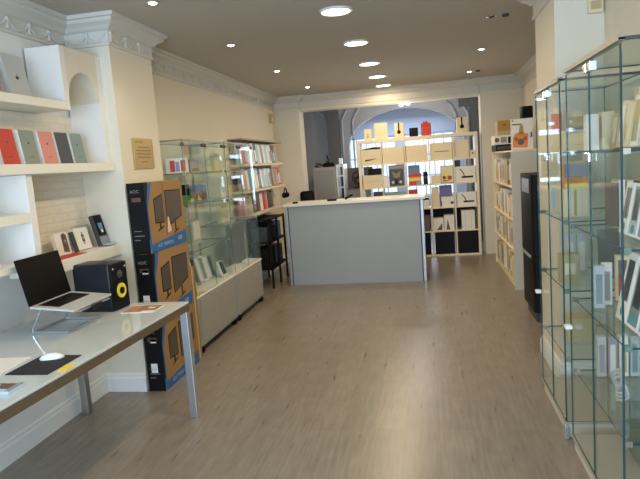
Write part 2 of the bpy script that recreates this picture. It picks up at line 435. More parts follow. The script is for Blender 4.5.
for i, (x, y) in enumerate([(a[0], a[1]) for a in dl] + [(-0.6,3.2),(-0.6,1.9)]):
    add_light('downlight_lamp', 'AREA', (x, y, H-0.03), 13.5 if i != 4 else 8.5, WARM, 0.2)
def spot(x, y, lab, on=True, twin=False, e=7):
    t = thing('recessed_spotlight', lab, 'spotlight', (x, y, H-0.001), 0, 'small recessed spotlights in the ceiling')
    MB().lathe([(0.045,0),(0.045,-0.006),(0.036,-0.010),(0.03,-0.004),(0.03,0)], CHR, n=20).build('trim_ring', t, smooth=True)
    MB().lathe([(0.028,-0.001),(0.026,-0.010),(0.012,-0.016)], LEDS if on else DKG, n=16).build('bulb', t)
    if twin: MB().lathe([(0.03,0),(0.03,-0.012),(0.02,-0.02)], DKG, (0.11,0.0,0), n=16).build('sensor_cap', t)
    if on: add_light('spot_lamp', 'SPOT', (x, y, H-0.03), e*1.0, (1.0,0.86,0.62), 0.03, ang=110)
spot(-1.69,3.72,'brightest small spotlight at the ceiling top edge left of the big downlights', e=8)
spot(-1.66,5.2,'small spotlight nearest the glass cases on the left ceiling row')
spot(-1.65,6.82,'middle small spotlight of the left ceiling row')
spot(-1.61,8.43,'small spotlight nearest the back header on the left ceiling row')
spot(0.655,6.8,'lit small spotlight in the middle of the right ceiling row')
spot(0.65,8.5,'small ceiling spotlight furthest back on the right row with a dark cap', twin=True)
spot(0.60,5.26,'unlit dark ceiling spotlight pair nearest the right pilaster', on=False, twin=True)
# twin lamp under the back room ceiling
t = thing('twin_bulb_lamp', 'bright twin bulb lamp seen beneath the back header above the shelf unit', 'ceiling lamp', (-0.305, 10.2, 0))
MB().lathe([(0.05,H),(0.05,H-0.03),(0.02,H-0.04),(0.02,2.50)], WPL, n=16).build('stem', t)
mb = MB(); mb.tube([(-0.06,0,2.49),(0.06,0,2.51)], 0.012, WPL); mb.build('bar', t)
for dx, dz in ((-0.06,2.472),(0.06,2.49)):
    MB().lathe([(0.008,-0.02),(0.026,-0.01),(0.03,0.005),(0.018,0.022)], emit('bulb_white',(1,1,1),20), (dx,-0.02,dz), n=14).build('bulb', t, smooth=True)

# ------------------------------------------------------------------ left alcove: shelves, divider, niche
XS = -2.20
def plank(name, lab, y0, y1, z0, z1, m=SHELFW, x1=XS):
    o = MB().box(XL+0.012, y0, z0, x1, y1, z1, m).build(name, bevel=0.004); return tag(o, lab, 'shelf')
plank('wall_shelf', 'topmost thick white alcove shelf ending under the arched niche', 1.0, 3.42, 2.033, 2.085)
plank('wall_shelf', 'middle white alcove shelf carrying the row of coloured phone boxes', 1.0, 3.88, 1.640, 1.697, x1=-2.175)
plank('wall_shelf', 'lower white alcove shelf behind the speaker with standing phones', 3.001, 3.88, 1.040, 1.115, x1=-2.195)
plank('wall_shelf', 'short white cubby shelf left of the divider beneath the coloured boxes', 1.0, 2.94, 1.370, 1.424)
plank('wall_shelf', 'lowest cubby shelf at the left edge behind the laptop', 1.0, 2.94, 1.115, 1.150)
tag(MB().box(XL+0.012, 2.941, 1.075, XS, 3.0, 1.639, WHITEP).build('shelf_divider', bevel=0.003), 'white upright divider between the cubbies and the brick recess', 'divider')
def niche():
    mb = MB(); y0, y1, z0, z1 = 3.41, 3.879, 2.034, 2.43; cy, r, zc = 3.64, 0.18, 2.11; n = 16
    xb, xf = XL+0.012, XS
    mb.box(xb, y0, z0+0.052, xf, cy-r, z1, WHITEP); mb.box(xb, cy+r, 1.698, xf, y1, z1, WHITEP)
    mb.box(xb, y0+0.012, z0, xf, cy-r, z0+0.052, WHITEP)
    arc = [(cy - r*math.cos(PI*i/n), zc + r*math.sin(PI*i/n)) for i in range(n+1)]
    for i in range(n):
        a, b = arc[i], arc[i+1]
        mb.prism([(a[0],a[1]),(b[0],b[1]),(b[0],z1),(a[0],z1)], 'x', xb, xf, WALL)
    return mb
o = niche().build('arched_niche'); tag(o, 'white box-shaped niche with arched opening between top shelf and pilaster', 'niche')

# ------------------------------------------------------------------ generic product boxes
def pbox(name, lab, cat, loc, w, d, h, body, rz=0, tilt=0, front=None, group=None, bev=0.0015, side=None):
    """box whose front looks along local -Y; w along X, d along Y, h up. front: list of prints."""
    mb = MB(); mb.box(-w/2, 0, 0, w/2, d, h, body)
    if side: mb.box(-w/2-0.0006, 0.0, 0.0, -w/2, d, h, side); mb.box(w/2, 0.0, 0.0, w/2+0.0006, d, h, side)
    for p in (front or []):
        k = p[0]
        if k == 'r': mb.box((p[1]-0.5)*w, -0.001, p[2]*h, (p[3]-0.5)*w, 0, p[4]*h, p[5])
        elif k == 'p': mb.prism([((a-0.5)*w, b*h) for a, b in p[1]], 'y', -0.0014, 0, p[2])
        elif k == 'c': # disc
            n = 20; mb.prism([((p[1]-0.5)*w + p[3]*math.cos(2*PI*i/n), p[2]*h + p[3]*math.sin(2*PI*i/n)) for i in range(n)], 'y', -0.0018, 0, p[4])
        elif k == 't': mb.text(p[1], '-y', 0, (p[2]-0.5)*w, p[3]*h, p[4], p[5])
    loc = (loc[0], loc[1], loc[2] + d*math.sin(abs(tilt)) + (0.0005 if tilt else 0))
    o = mb.build(name, loc=loc, rot=(tilt, 0, rz)); o.rotation_mode = 'XYZ'
    return tag(o, lab, cat, group)
FX = PI/2     # front looks to +X
FXN = -PI/2   # front looks to -X

# coloured phone boxes on the middle shelf
cols = [('blue-grey',LBLUE,2.80),('red',RED,2.945),('sage green',SAGE,3.125),('pink',PINK,3.30),('dark slate',SLATE,3.46),('pale teal',TEAL,3.62)]
for i, (cn, cm, y) in enumerate(cols):
    last = ' nearest the pilaster' if i == 5 else (' cut off at the left edge' if i == 0 else '')
    pbox('phone_box', f'{cn} phone box{last} standing on the middle alcove shelf', 'box', (-2.27, y, 1.698), 0.135, 0.03, 0.20, WHT, FX, math.radians(-8),
         front=[('r',0,0,1,1,cm),('c',0.5,0.62,0.007,DKG),('r',0.36,0.2,0.64,0.22,DKG)], group='phone boxes on the middle alcove shelf')
# top shelf: silver tablet box and a red-brown one
o = pbox('tablet_box', 'silver tablet box with a small dark fruit mark leaning on the top shelf', 'box', (-2.30, 3.15, 2.087), 0.18, 0.02, 0.255, SILV, FX, math.radians(-10),
     front=[('c',0.49,0.46,0.010,DKG),('c',0.525,0.46,0.010,DKG),('p',[(0.5,0.52),(0.53,0.56),(0.515,0.515)],DKG)])
pbox('tablet_box', 'reddish brown box partly cut off at the left edge of the top shelf', 'box', (-2.30, 2.90, 2.087), 0.16, 0.02, 0.16, PINK, FX, math.radians(-8))
pbox('phone_box', 'white framed dark phone box on the short cubby shelf', 'box', (-2.30, 2.70, 1.425), 0.11, 0.03, 0.17, WHT, FX, math.radians(-12), front=[('r',.1,.08,.9,.92,SLATE)])
pbox('phone_box', 'white framed brown phone box on the lowest cubby shelf', 'box', (-2.27, 2.68, 1.151), 0.13, 0.03, 0.16, WHT, FX, math.radians(-12), front=[('r',.1,.08,.9,.92,BRWN)])
# lower shelf products
pbox('phone_box', 'white box with a dark tall phone picture on the lower alcove shelf', 'box', (-2.31, 3.38, 1.116), 0.14, 0.025, 0.145, BOXW, FX, math.radians(-10),
     front=[('p',[(.45,.12),(.86,.08),(.88,.85),(.72,.97),(.5,.9)],BRWN),('c',.6,.75,.012,DKG),('c',.72,.6,.01,GRYP),('c',.62,.4,.012,DKG)])
pbox('leaflet_card', 'thin dark card leaning between the two white phone boxes', 'card', (-2.29, 3.485, 1.116), 0.035, 0.012, 0.14, DKG, FX, math.radians(-14))
pbox('watch_box', 'white box with a small watch picture on the lower alcove shelf', 'box', (-2.31, 3.61, 1.116), 0.16, 0.03, 0.15, BOXW, FX, math.radians(-12),
     front=[('r',.44,.36,.62,.68,DKG),('c',.53,.52,.012,GRYP),('r',.48,.68,.58,.80,GRYP),('r',.48,.24,.58,.36,GRYP)])
t = thing('phone_display', 'black phone box leaning against the pilaster on the lower alcove shelf', 'phone display', (-2.27, 3.80, 1.125), FX)
mb = MB(); mb.box(-.055, 0, 0, .055, .03, .22, DKG); mb.box(-.048,-.001,.07,.048,0,.215,SCREEN); mb.box(-.02,-.0016,.12,.03,0,.16,MBLUE); mb.box(-.005,-.002,.09,.02,0,.115,WHT)
mb.box(-.05,-.0016,.005,.05,0,.062,GRYP); mb.build('box_front', t, rot=(math.radians(-14),0,0))
mb = MB(); mb.box(-.05,-.05,0,.05,-.005,.006,LBLUE); mb.build('foot_stand', t)
tag(MB().box(-2.30, 3.2, 1.116, -2.21, 3.46, 1.120, RED).build('red_price_strip'), 'flat red strip lying on the lower alcove shelf edge', 'strip')

# brass plaque on the pilaster
mb = MB(); mb.box(XLP+0.001, 4.05, 1.645, XLP+0.012, 4.365, 1.872, PLAQ)
for z, a, b in ((1.84,.1,.5),(1.80,.2,.8),(1.775,.12,.88),(1.75,.12,.88),(1.725,.15,.85),(1.69,.35,.65)): mb.box(XLP+0.012, 4.05+.315*a, z, XLP+0.0128, 4.05+.315*b, z+.010, PLAQD)
tag(mb.build('brass_plaque', bevel=0.002), 'square brass plaque with engraved lines on the left pilaster', 'plaque')

# ------------------------------------------------------------------ monitor cartons
def carton(z, lab, seed, lower=False):
    t = thing('monitor_carton', lab, 'carton', (-2.103, 3.87, z), 0, 'stacked monitor cartons beside the pilaster')
    W, L, Hh = 0.133, 0.645, 0.512
    mb = MB(); mb.box(0, 0, 0, W, L, Hh, CARD)
    f = '-y'
    mb.pr(f, 0, 0, 0, W, Hh, BLK)
    mb.text('AOC', f, -0.0012, 0.022, Hh-0.072, 0.032, GRYP)
    mb.pr(f, -0.0012, 0.03, Hh-0.135, 0.10, Hh-0.105, PRBR)
    if lower: mb.pr(f, -0.0012, 0.05, Hh-0.145, 0.095, Hh-0.115, WHT)
    mb.pr(f, -0.0012, 0.02, 0.10, 0.065, 0.104, GRYP); mb.pr(f, -0.0012, 0.02, 0.13, 0.10, 0.134, GRYP)
    mb.pr(f, -0.0012, 0.02, 0.165, 0.08, 0.168, GRYP)
    if lower: mb.pr(f, -0.0012, 0.035, 0.06 + 0.08*lower, 0.085, 0.13 + 0.08*lower, WHT)
    g = '+x'
    # dark and blue wrap at the near end of the broad side
    mb.prpoly(g, W, [(0,0.03),(0.03,0.03),(0.03,0.33),(0.11,0.50),(0.11,Hh),(0,Hh)], PRB)
    mb.prpoly(g, W+0.0003, [(0,0.10),(0.012,0.10),(0.012,0.36),(0.05,0.48),(0.05,Hh),(0,Hh)], BLK)
    # two pictured monitors
    def mon(y0, y1, zt0, zt1, zb0, zb1):
        mb.prpoly(g, W+0.0006, [(y0,zb0),(y1,zb1),(y1,zt1),(y0,zt0)], BLK)
        e = 0.008
        mb.prpoly(g, W+0.0012, [(y0+e,zb0+e),(y1-e,zb1+e),(y1-e,zt1-e),(y0+e,zt0-e)], PRM)
        c = (y0+y1)/2; zb = min(zb0, zb1)
        mb.prpoly(g, W+0.0006, [(c-.008,zb-.04),(c+.012,zb-.04),(c+.012,zb+.03),(c-.008,zb+.03)], BLK)
        mb.prpoly(g, W+0.0007, [(c-.05,zb-.06),(c+.05,zb-.035),(c+.06,zb-.02),(c-.03,zb-.045)], BLK)
    mon(0.12, 0.27, 0.385, 0.42, 0.205, 0.20)
    mon(0.315, 0.60, 0.44, 0.435, 0.155, 0.225)
    mb.prpoly(g, W+0.0003, [(0.02,0.0),(0.645,0.0),(0.645,0.105),(0.02,0.06)], PRB)
    mb.text('AOC  MONITOR', g, W+0.0016, 0.12, 0.028, 0.036, LBLUE)
    mb.text('LCD', g, W+0.0016, 0.48, 0.04, 0.04, WHT)
    if not lower: mb.prpoly(g, W+0.0003, [(0.288,0.10),(0.296,0.10),(0.296,Hh),(0.288,Hh)], BRWN)
    mb.build('carton_body', t, bevel=0.002)
    mb = MB(); mb.box(0.045, 0.004, Hh, 0.088, L-0.004, Hh+0.0012, TAN); mb.build('packing_tape', t)
    if not lower:
        mb = MB(); mb.prpoly(g, W+0.0016, [(0.31,0.115),(0.375,0.125),(0.355,0.20),(0.345,0.235),(0.325,0.235)], mat('torn_paper',(0.75,0.55,0.42),0.7)); mb.build('torn_patch', t)
    return t
carton(0.001, 'lowest monitor carton of the stack beside the pilaster', 1, 1)
carton(0.5155, 'middle monitor carton of the stack with a white sticker', 2, 1)
carton(1.030, 'topmost monitor carton of the stack with a torn pale patch', 3)
t = thing('cardboard_box', 'plain tall brown cardboard box between carton stack and glass case', 'box', (-2.1, 4.535, 0.001))
MB().box(0,0,0,0.115,0.10,0.80,CARD).build('box_body', t, bevel=0.002)
MB().box(0.115,0.035,0.0,0.1165,0.06,0.80,TAN).build('packing_tape', t)

# ------------------------------------------------------------------ desk
t = thing('display_desk', 'long white glass-topped desk with steel frame along the left wall', 'desk', (-1.545, 3.475, 0), math.radians(-1.7))
DZ = 0.765; L, W = 1.95, 0.845
MB().rbox(-W, -L, DZ-0.012, 0, 0, DZ, DESKT, 0.003).build('desktop', t)
mb = MB(); a = 0.05
mb.box(-a, -L, DZ-0.058, 0, 0, DZ-0.0125, APSH); mb.box(-W, -L, DZ-0.058, -W+a, 0, DZ-0.0125, APSH)
mb.box(-W+a, -a, DZ-0.058, -a, 0, DZ-0.0125, APSH); mb.box(-W+a, -L, DZ-0.058, -a, -L+a, DZ-0.0125, APSH)
mb.build('apron', t, bevel=0.002)
for x in (-a, -W):
    for y in (-a, -L):
        m = MB().box(x, y, 0.0, x+a, y+a, DZ-0.0585, ALU if x == -a else ALUSH); m.build('leg', t, bevel=0.003)

def on_desk(z=DZ): return z
# laptop on its stand
t = thing('laptop_stand', 'bent aluminium laptop stand on the desk', 'laptop stand', (0, 0, DZ))
FT = [(-2.175,2.80,0.008),(-1.955,2.79,0.008),(-1.945,3.085,0.008),(-2.165,3.095,0.008)]
MB().tube(FT + [FT[0]], 0.0075, ALU, 8).build('foot_ring', t, smooth=True)
for a, b in ((FT[0], (-2.10,2.80,0.145)), (FT[3], (-2.10,3.05,0.145))):
    MB().tube([a, (a[0]+.004,a[1],.03), b], 0.0075, ALU, 8).build('upright', t, smooth=True)
mb = MB(); mb.M = Matrix.Translation((-2.112,2.92,0.150)) @ Matrix.Rotation(0.10, 4, 'Y')
mb.rbox(0, -0.15, 0, 0.262, 0.15, 0.006, ALU, 0.002); mb.rbox(0.262,-0.05,-0.02,0.275,0.05,0.010,BLACK,0.003); mb.build('tray', t)
t = thing('laptop', 'open silver laptop with a black screen on the bent stand', 'laptop', (-2.115, 2.911, 0.931))
t.rotation_euler = (0, 0.10, 0.021)
LW = 0.195
mb = MB(); mb.rbox(0, -LW, -0.006, 0.257, LW, 0.006, SILV, 0.003)
mb.box(0.02, -LW+.04, 0.006, 0.145, LW-.04, 0.0066, BLACK)
for r in range(5):
    for c in range(13): mb.box(0.025+r*.024, -LW+.046+c*.0228, 0.0066, 0.045+r*.024, -LW+.065+c*.0228, 0.0076, BLACK)
mb.box(0.155, -0.06, 0.006, 0.248, 0.06, 0.0064, SILV); mb.build('keyboard_deck', t)
mb = MB(); mb.M = Matrix.Translation((0.0,0,0.006)) @ Matrix.Rotation(-0.308, 4, 'Y')
mb.rbox(-0.006, -LW, 0, 0.0, LW, 0.257, BLACK, 0.002); mb.box(0.0, -LW+.003, 0.003, 0.0012, LW-.003, 0.255, SCREEN); mb.build('screen', t)
tag(MB().box(-.025,0,0,0.02,0.09,0.002,YELP).build('sticky_note', loc=(-1.60,2.205,DZ+0.0005), rot=(0,0,0.1)), 'small yellow note on the desk beside the mouse pad', 'note')

# monitor speaker
t = thing('studio_speaker', 'black studio speaker with a yellow cone at the far end of the desk', 'speaker', (-2.235, 3.27, DZ), math.radians(-5))
mb = MB(); mb.rbox(0.025, 0, 0, 0.29, 0.175, 0.30, SPKB, 0.012, 3); mb.build('cabinet', t, smooth=True)
mb = MB(); mb.rbox(0.2905, 0.004, 0.004, 0.302, 0.171, 0.296, BLACK, 0.004, 2); mb.build('baffle', t)
mb = MB(); mb.lathe([(0.072,0),(0.072,0.004),(0.062,0.005),(0.046,-0.0005)], BLACK, (0.303,0.088,0.120), 'x', 28); mb.build('cone_surround', t, smooth=True)
mb = MB(); mb.lathe([(0.046,0.0),(0.046,0.006),(0.03,0.004),(0.022,0.004)], YEL, (0.304,0.088,0.120), 'x', 28); mb.build('yellow_cone', t, smooth=True)
mb = MB(); mb.lathe([(0.021,0.0),(0.021,0.010),(0.008,0.014)], BLACK, (0.305,0.088,0.120), 'x', 20); mb.build('dust_cap', t, smooth=True)
mb = MB(); mb.lathe([(0.026,0.0),(0.026,0.004),(0.010,0.006),(0.006,0.009)], DKG, (0.303,0.088,0.225), 'x', 20); mb.build('tweeter', t, smooth=True)
for y in (0.025, 0.150): MB().lathe([(0.006,0.0),(0.006,0.004)], SILV, (0.303,y,0.265), 'x', 10).build('screw_cap', t)

# mouse, pad, papers, small things on the desk
tag(MB().rbox(-1.85,2.165,DZ+0.0005,-1.64,2.42,DZ+0.004,PADM,0.002).build('mouse_pad'), 'black mouse pad lying on the desk under the white mouse', 'mouse pad')
t = thing('computer_mouse', 'white computer mouse on the black pad', 'mouse', (-1.765, 2.375, DZ+0.0045), math.radians(20))
bm = MB(); n = 10; vs = []; fs = []
for i in range(n+1):
    u = -1 + 2*i/n; w = 0.030*math.sqrt(max(0, 1-abs(u)**3)); hh = 0.028*math.sqrt(max(0, 1-u*u*0.98))
    for k in range(9):
        a = PI*k/8; vs.append((u*0.056, w*math.cos(a), hh*math.sin(a)*0.9))
for i in range(n):
    for k in range(8): fs.append((i*9+k, i*9+k+1, (i+1)*9+k+1, (i+1)*9+k))
    fs.append((i*9, (i+1)*9, (i+1)*9+8, i*9+8))
bm.poly(vs, fs, WPL); bm.build('shell', t, smooth=True)
tag(MB().box(-0.11,-0.15,0,0.11,0.15,0.004,WHT).build('paper_sheet', loc=(-1.99,2.24,DZ+0.0005), rot=(0,0,0.08)), 'white papers lying on the desk left of the mouse pad', 'papers')
mb = MB(); mb.box(0,0,0,0.14,0.09,0.012,LBLUE); mb.box(0.005,0.03,0.012,0.13,0.085,0.0135,BRWN); mb.box(0.02,0.05,0.0135,0.05,0.07,0.015,WHT); mb.box(0.12,0.0,0.012,0.14,0.09,0.016,GRYP)
tag(mb.build('phone_box', loc=(-1.80,1.95,DZ+0.0005), rot=(0,0,0.0)), 'light blue and brown phone box at the left edge on the desk', 'box')
mb = MB(); mb.box(-0.105,-0.095,0,0.105,0.095,0.003,BOXW); mb.box(-0.10,-0.085,0.003,0.02,0.08,0.0036,mat('leaflet_skin',(0.50,0.25,0.15),0.5)); mb.box(-0.02,-0.05,0.0036,0.10,0.078,0.0042,mat('leaflet_brown',(0.35,0.17,0.10),0.5))
mb.box(0.03,0.0,0.0042,0.075,0.03,0.0048,WHT)
tag(mb.build('leaflet', loc=(-1.775,3.30,DZ+0.0005), rot=(0,0,0.05)), 'brown printed leaflet on the far end of the desk', 'leaflet')
mb = MB(); mb.box(0,0,0,0.018,0.14,0.19,GRYP); mb.box(0.018,0.01,0.01,0.0192,0.13,0.12,BOXC)
tag(mb.build('card_holder', loc=(-2.34,2.45,DZ+0.0005), rot=(0,-0.2,0)), 'small beige display card at the left edge of the desk', 'card holder')

# ------------------------------------------------------------------ left glass display cases
def left_case(y0, y1, lab, shelves):
    t = thing('display_case', lab, 'display case', (-2.0, y0, 0), 0, 'wheeled glass cases along the left wall')
    L = y1-y0; D = 0.365; zc = 0.50; zt = 1.862; g = 0.006
    mb = MB(); mb.rbox(-D, 0, 0.075, 0, L, zc, CABG, 0.02, 3, 'z')
    mb.build('cabinet', t, smooth=True)
    mb = MB(); mb.rbox(-D, -0.004, zc, 0.004, L+0.002, zc+0.022, BOXW, 0.004); mb.build('cabinet_top', t)
    for k in range(2):
        mb = MB(); mb.box(0.0005, 0.045+k*(L-0.08)/2, 0.10, 0.008, 0.045+(k+1)*(L-0.08)/2-0.006, zc-0.012, CABG)
        d = mb.build('door', t, bevel=0.002)
        mb = MB(); mb.lathe([(0.009,0),(0.009,0.008),(0.006,0.01)], CHR, (0.0085, 0.045+(L-0.08)/2*(1) + (-0.05 if k == 0 else 0.04), zc-0.05), 'x', 12); mb.build('lock', d)
    for x in (-0.05, -D+0.05):
        for y in (0.06, L-0.06):
            mb = MB(); mb.lathe([(0.032,-0.014),(0.036,-0.008),(0.036,0.008),(0.032,0.014)], BLACK, (x+0.015,y,0.036), 'y', 18)
            mb.box(x+0.0, y-0.02, 0.05, x+0.03, y+0.02, 0.075, BLACK); mb.build('caster', t, smooth=True)
    MB().box(-D, 0, zc+0.022, -D+0.008, L-(0.17 if y0 < 5 else 0.0), zt, MIRR).build('back_panel', t)
    MB().box(-D+0.008, 0, zc+0.022, -g, g, zt, GLASS, LEDGE).build('glass_side', t)
    MB().box(-D+0.008, L-g, zc+0.022, -g, L, zt, GLASS, GSH).build('glass_side', t)
    for k in range(2):
        MB().box(-g, k*L/2+0.001, zc+0.024, 0, (k+1)*L/2-0.001, zt-0.004, GLASS, LEDGE if k == 0 else GSH).build('glass_door', t)
    mb = MB(); mb.box(-D, 0, zt, 0.002, L, zt+0.010, GSH, LEDGE); mb.box(-0.012, 0, zt+0.001, 0.004, L, zt+0.014, GRAIL); mb.box(-D, -0.002, zt+0.001, 0.004, 0.008, zt+0.013, GRAIL); mb.build('top_panel', t)
    for z in shelves:
        s = MB().box(-D+0.01, g+0.004, z, -g-0.004, L-g-0.004, z+0.008, GSH, LEDGE).build('glass_shelf', t)
        mb = MB()
        for y in (0.03, L-0.03): mb.box(-0.03, y-0.012, z-0.012, -0.008, y+0.012, z+0.014, CHR)
        mb.build('shelf_clip', s)
    for z in (zt-0.03,):
        for y in (0.02, L/2-0.03, L/2+0.03, L-0.02): MB().rbox(-0.02, y-0.014, z-0.016, 0.006, y+0.014, z+0.014, DKG, 0.003).build('hinge', t)
    return t
left_case(4.68, 5.70, 'wheeled glass display case nearest the carton stack', (0.90, 1.31, 1.585))
left_case(5.74, 6.70, 'second wheeled glass display case, beside the wall shelves', (1.02, 1.28, 1.575))
G = 'goods in the left glass cases'
X0 = -2.17
pbox('souvenir_cup', 'white box with small red figures on the top glass shelf behind cartons', 'box', (-2.13, 4.83, 1.594), 0.19, 0.08, 0.13, BOXW, 0.35, front=[('r',.2,.1,.42,.85,RED),('r',.45,.1,.62,.75,PURP),('r',.68,.1,.9,.85,RED)])
pbox('software_box', 'dark green tall box on the second glass shelf of the nearest case', 'box', (-2.10, 4.86, 1.319), 0.10, 0.06, 0.17, BLACK, 0.5, front=[('r',0,0,1,.45,GREEN)])
pbox('software_box', 'yellow-green low box beside the dark green box in the nearest case', 'box', (-2.12, 4.98, 1.319), 0.13, 0.05, 0.08, GREEN, 0.6, front=[('r',.1,.1,.9,.5,YELP)])
pbox('software_box', 'dark blue box with a yellow stripe on the second glass shelf', 'box', (-2.14, 5.36, 1.319), 0.26, 0.06, 0.15, MBLUE, FX, front=[('r',0,0,1,.5,SLATE),('p',[(.1,.05),(.5,.05),(.15,.42)],YELP),('r',.4,.5,.7,.62,RED)])
pbox('accessory_box', 'grey flat accessory box lying near the far side of second glass shelf', 'box', (-2.14, 5.14, 1.319), 0.12, 0.06, 0.06, GRYP, FX)
pbox('accessory_box', 'faded pink box on the uppermost shelf of the nearest case', 'box', (-2.20, 5.12, 1.594), 0.12, 0.06, 0.13, PINK, FX)
pbox('accessory_box', 'grey box on the uppermost shelf of the nearest case', 'box', (-2.20, 5.42, 1.594), 0.22, 0.06, 0.12, GRYP, FX, front=[('r',.1,.1,.9,.3,SLATE)])
pbox('accessory_box', 'pale green wide box on the lowest glass shelf of nearest case', 'box', (-2.20, 5.2, 0.909), 0.40, 0.05, 0.24, mat('pale_green',(0.45,0.50,0.38),0.6), FX, front=[('r',.08,.1,.45,.85,SAGE),('r',.55,.2,.95,.9,BOXW)])
for i in range(6):
    pbox('tablet_box', f'{ORD[i]} leaning tablet box from the left on the nearest cabinet top', 'tablet box', (-2.20, 5.00+i*0.105, 0.5235), 0.20, 0.016, 0.29-0.012*i, [BOXW,SAGE,SILV,BOXW,SILV,SAGE][i], math.radians(68), math.radians(-16),
         front=[('r',.1,.08,.9,.92,[SAGE,SLATE,BOXW,TEAL,BOXW,DKG][i])], group='leaning tablet boxes on the nearest cabinet')
pbox('phone_box', 'small white and black phone card at the near end of the first cabinet', 'box', (-2.06, 4.80, 0.5235), 0.10, 0.015, 0.12, WHT, FX, math.radians(-20), front=[('r',.15,.15,.75,.9,BLACK)])
tag(MB().box(-2.10,4.70,0.5235,-2.0101,4.86,0.532,YELP).build('yellow_strip'), 'bright yellow strip lying at the near corner of first cabinet', 'strip')
pbox('phone_box', 'white framed black phone display near the join of the two cases', 'box', (-2.06, 5.60, 0.5235), 0.13, 0.02, 0.16, WHT, FX, math.radians(-18), front=[('r',.1,.12,.9,.95,BLACK)])
pbox('upright_board', 'dark grey upright panel on the second cabinet top', 'panel', (-2.16, 6.36, 0.5235), 0.50, 0.04, 0.47, mat('panel_grey',(0.15,0.16,0.17),0.5), FX)
pbox('accessory_box', 'low white box lying on the second cabinet top', 'box', (-2.06, 5.96, 0.5235), 0.30, 0.08, 0.04, BOXW, FX)
pbox('accessory_box', 'small white tray at the far end of second cabinet top', 'box', (-2.06, 6.45, 0.5235), 0.16, 0.07, 0.03, WHT, FX)
pbox('info_card', 'pale blue card on the second shelf of the further glass case', 'card', (-2.12, 5.93, 1.289), 0.14, 0.01, 0.16, WHT, FX, front=[('r',.1,.5,.9,.9,LBLUE)])
pbox('phone_box', 'yellow phone box on the top shelf of the further glass case', 'box', (-2.20, 6.05, 1.584), 0.18, 0.05, 0.20, mat('pale_yellow',(0.70,0.62,0.30),0.6), FX)
pbox('phone_box', 'cream box on the lowest glass shelf of the further case', 'box', (-2.20, 6.15, 1.029), 0.25, 0.05, 0.20, BOXC, FX)

# ------------------------------------------------------------------ open wall shelves with magazines
for z, y1, lab, m in ((1.955,8.95,'topmost thin brown wall shelf above the case magazines',TOPB),(1.625,8.95,'beige wall shelf between the two upper magazine rows',BEAM),
                   (1.290,8.95,'thick cream wall shelf beneath the second magazine row',BEAM),(0.985,8.6,'low cream wall shelf carrying the dark and red binders',BEAM)):
    t = thing('wall_shelf', lab, 'shelf', (XLR, 6.95, z))
    MB().box(0.001, 0, 0, 0.20, y1-6.95, 0.016 if m is TOPB else 0.032, m).build('board', t, bevel=0.002)
    mb = MB()
    for y in (0.1, (y1-6.95)/2, y1-7.05): mb.box(0.001, y, -0.04, 0.012, y+0.02, 0.0, CABD)
    mb.build('bracket', t)
rowA = [LBLUE,RED,PINK,WHT,LBLUE,WHT,SLATE,LBLUE,WHT,GRYP,WHT,LBLUE,WHT,WHT,BRWN,BRWN,TAN,TAN]
rowB = [GRYP,PINK,WHT,MBLUE,LBLUE,WHT,LBLUE,SLATE,WHT,LBLUE,WHT,LBLUE,WHT,BRWN,TAN,PINK,PINK,RED]
cname = {LBLUE:'light blue',RED:'red',PINK:'pink',WHT:'white',SLATE:'dark',GRYP:'grey',BRWN:'brown',TAN:'tan',MBLUE:'blue',DKG:'dark grey'}
def mags(row, z, where, h, y0=6.97, step=0.109):
    for i, c in enumerate(row):
        pbox('accessory_pack', f'{ORD[i]} pack from the left, {cname[c]}, on the {where} wall shelf', 'pack', (-2.24, y0+step*(i+0.5), z), step-0.012, 0.05, h*(0.93+0.07*random.random()), c, FX, math.radians(-5),
             front=[('r',.12,.08,.88,.5+.3*random.random(),random.choice([WHT,LBLUE,c,GRYP]))], group=f'packs on the {where} wall shelf')
mags(rowA, 1.658, 'upper', 0.27)
mags(rowB, 1.323, 'middle', 0.27)
low = [(7.02,PINK,.22),(7.15,GRYP,.2),(7.28,TAN,.22),(7.47,BRWN,.26),(7.62,BRWN,.26),(7.77,WHT,.24),(7.90,RED,.25),(8.03,PINK,.25),(8.18,DKG,.25),(8.32,BRWN,.24)]
for i, (y, c, h) in enumerate(low):
    pbox('binder', f'{ORD[i]} binder from the left, {cname[c]}, on the low wall shelf', 'binder', (-2.24, y, 1.018), 0.125, 0.08, h, c, FX, math.radians(-3), group='binders on the low wall shelf')
# things beneath the wall shelves
t = thing('low_rack', 'black metal rack standing under the wall shelves left of the counter', 'rack', (-2.37, 7.35, 0))
for y in (0.0, 0.40, 0.8):
    for x in (0.02, 0.30): MB().box(x, y, 0, x+0.025, y+0.025, 0.93, BLACK).build('post', t)
for z in (0.25, 0.60, 0.90): MB().box(0.02, 0, z, 0.325, 0.825, z+0.02, BLACK).build('shelf', t)
for i, (y, z, w, h, c) in enumerate(((0.03,0.625,.2,.2,SLATE),(0.25,0.625,.14,.24,BLACK),(0.43,0.625,.15,.17,BLACK),(0.60,0.625,.18,.22,MBLUE),(0.04,0.275,.34,.26,BLACK),(0.44,0.275,.34,.24,DKG))):
    pbox('accessory_case', ['dark slate case on the black rack, left end','black case second on the black rack','low black case third on the black rack','blue case at the right end of the black rack','large black case low on the black rack','dark grey case low on the black rack'][i], 'case', (-2.10, 7.35+y+w/2, z-.004), w, 0.2, h, c, FX)
t = thing('hanging_headphones', 'black headphones hanging at the end of the wall shelves', 'headphones', (-2.13, 8.72, 1.04))
MB().tube([(0, 0.085*math.cos(a), 0.14+0.085*math.sin(a)) for a in [PI*i/12 for i in range(13)]], 0.010, BLACK).build('headband', t, smooth=True)
for s in (-1, 1): MB().lathe([(0.035,-0.018),(0.042,0),(0.035,0.018)], BLACK, (0, 0.08*s, 0.12), 'y', 16).build('ear_cup', t, smooth=True)
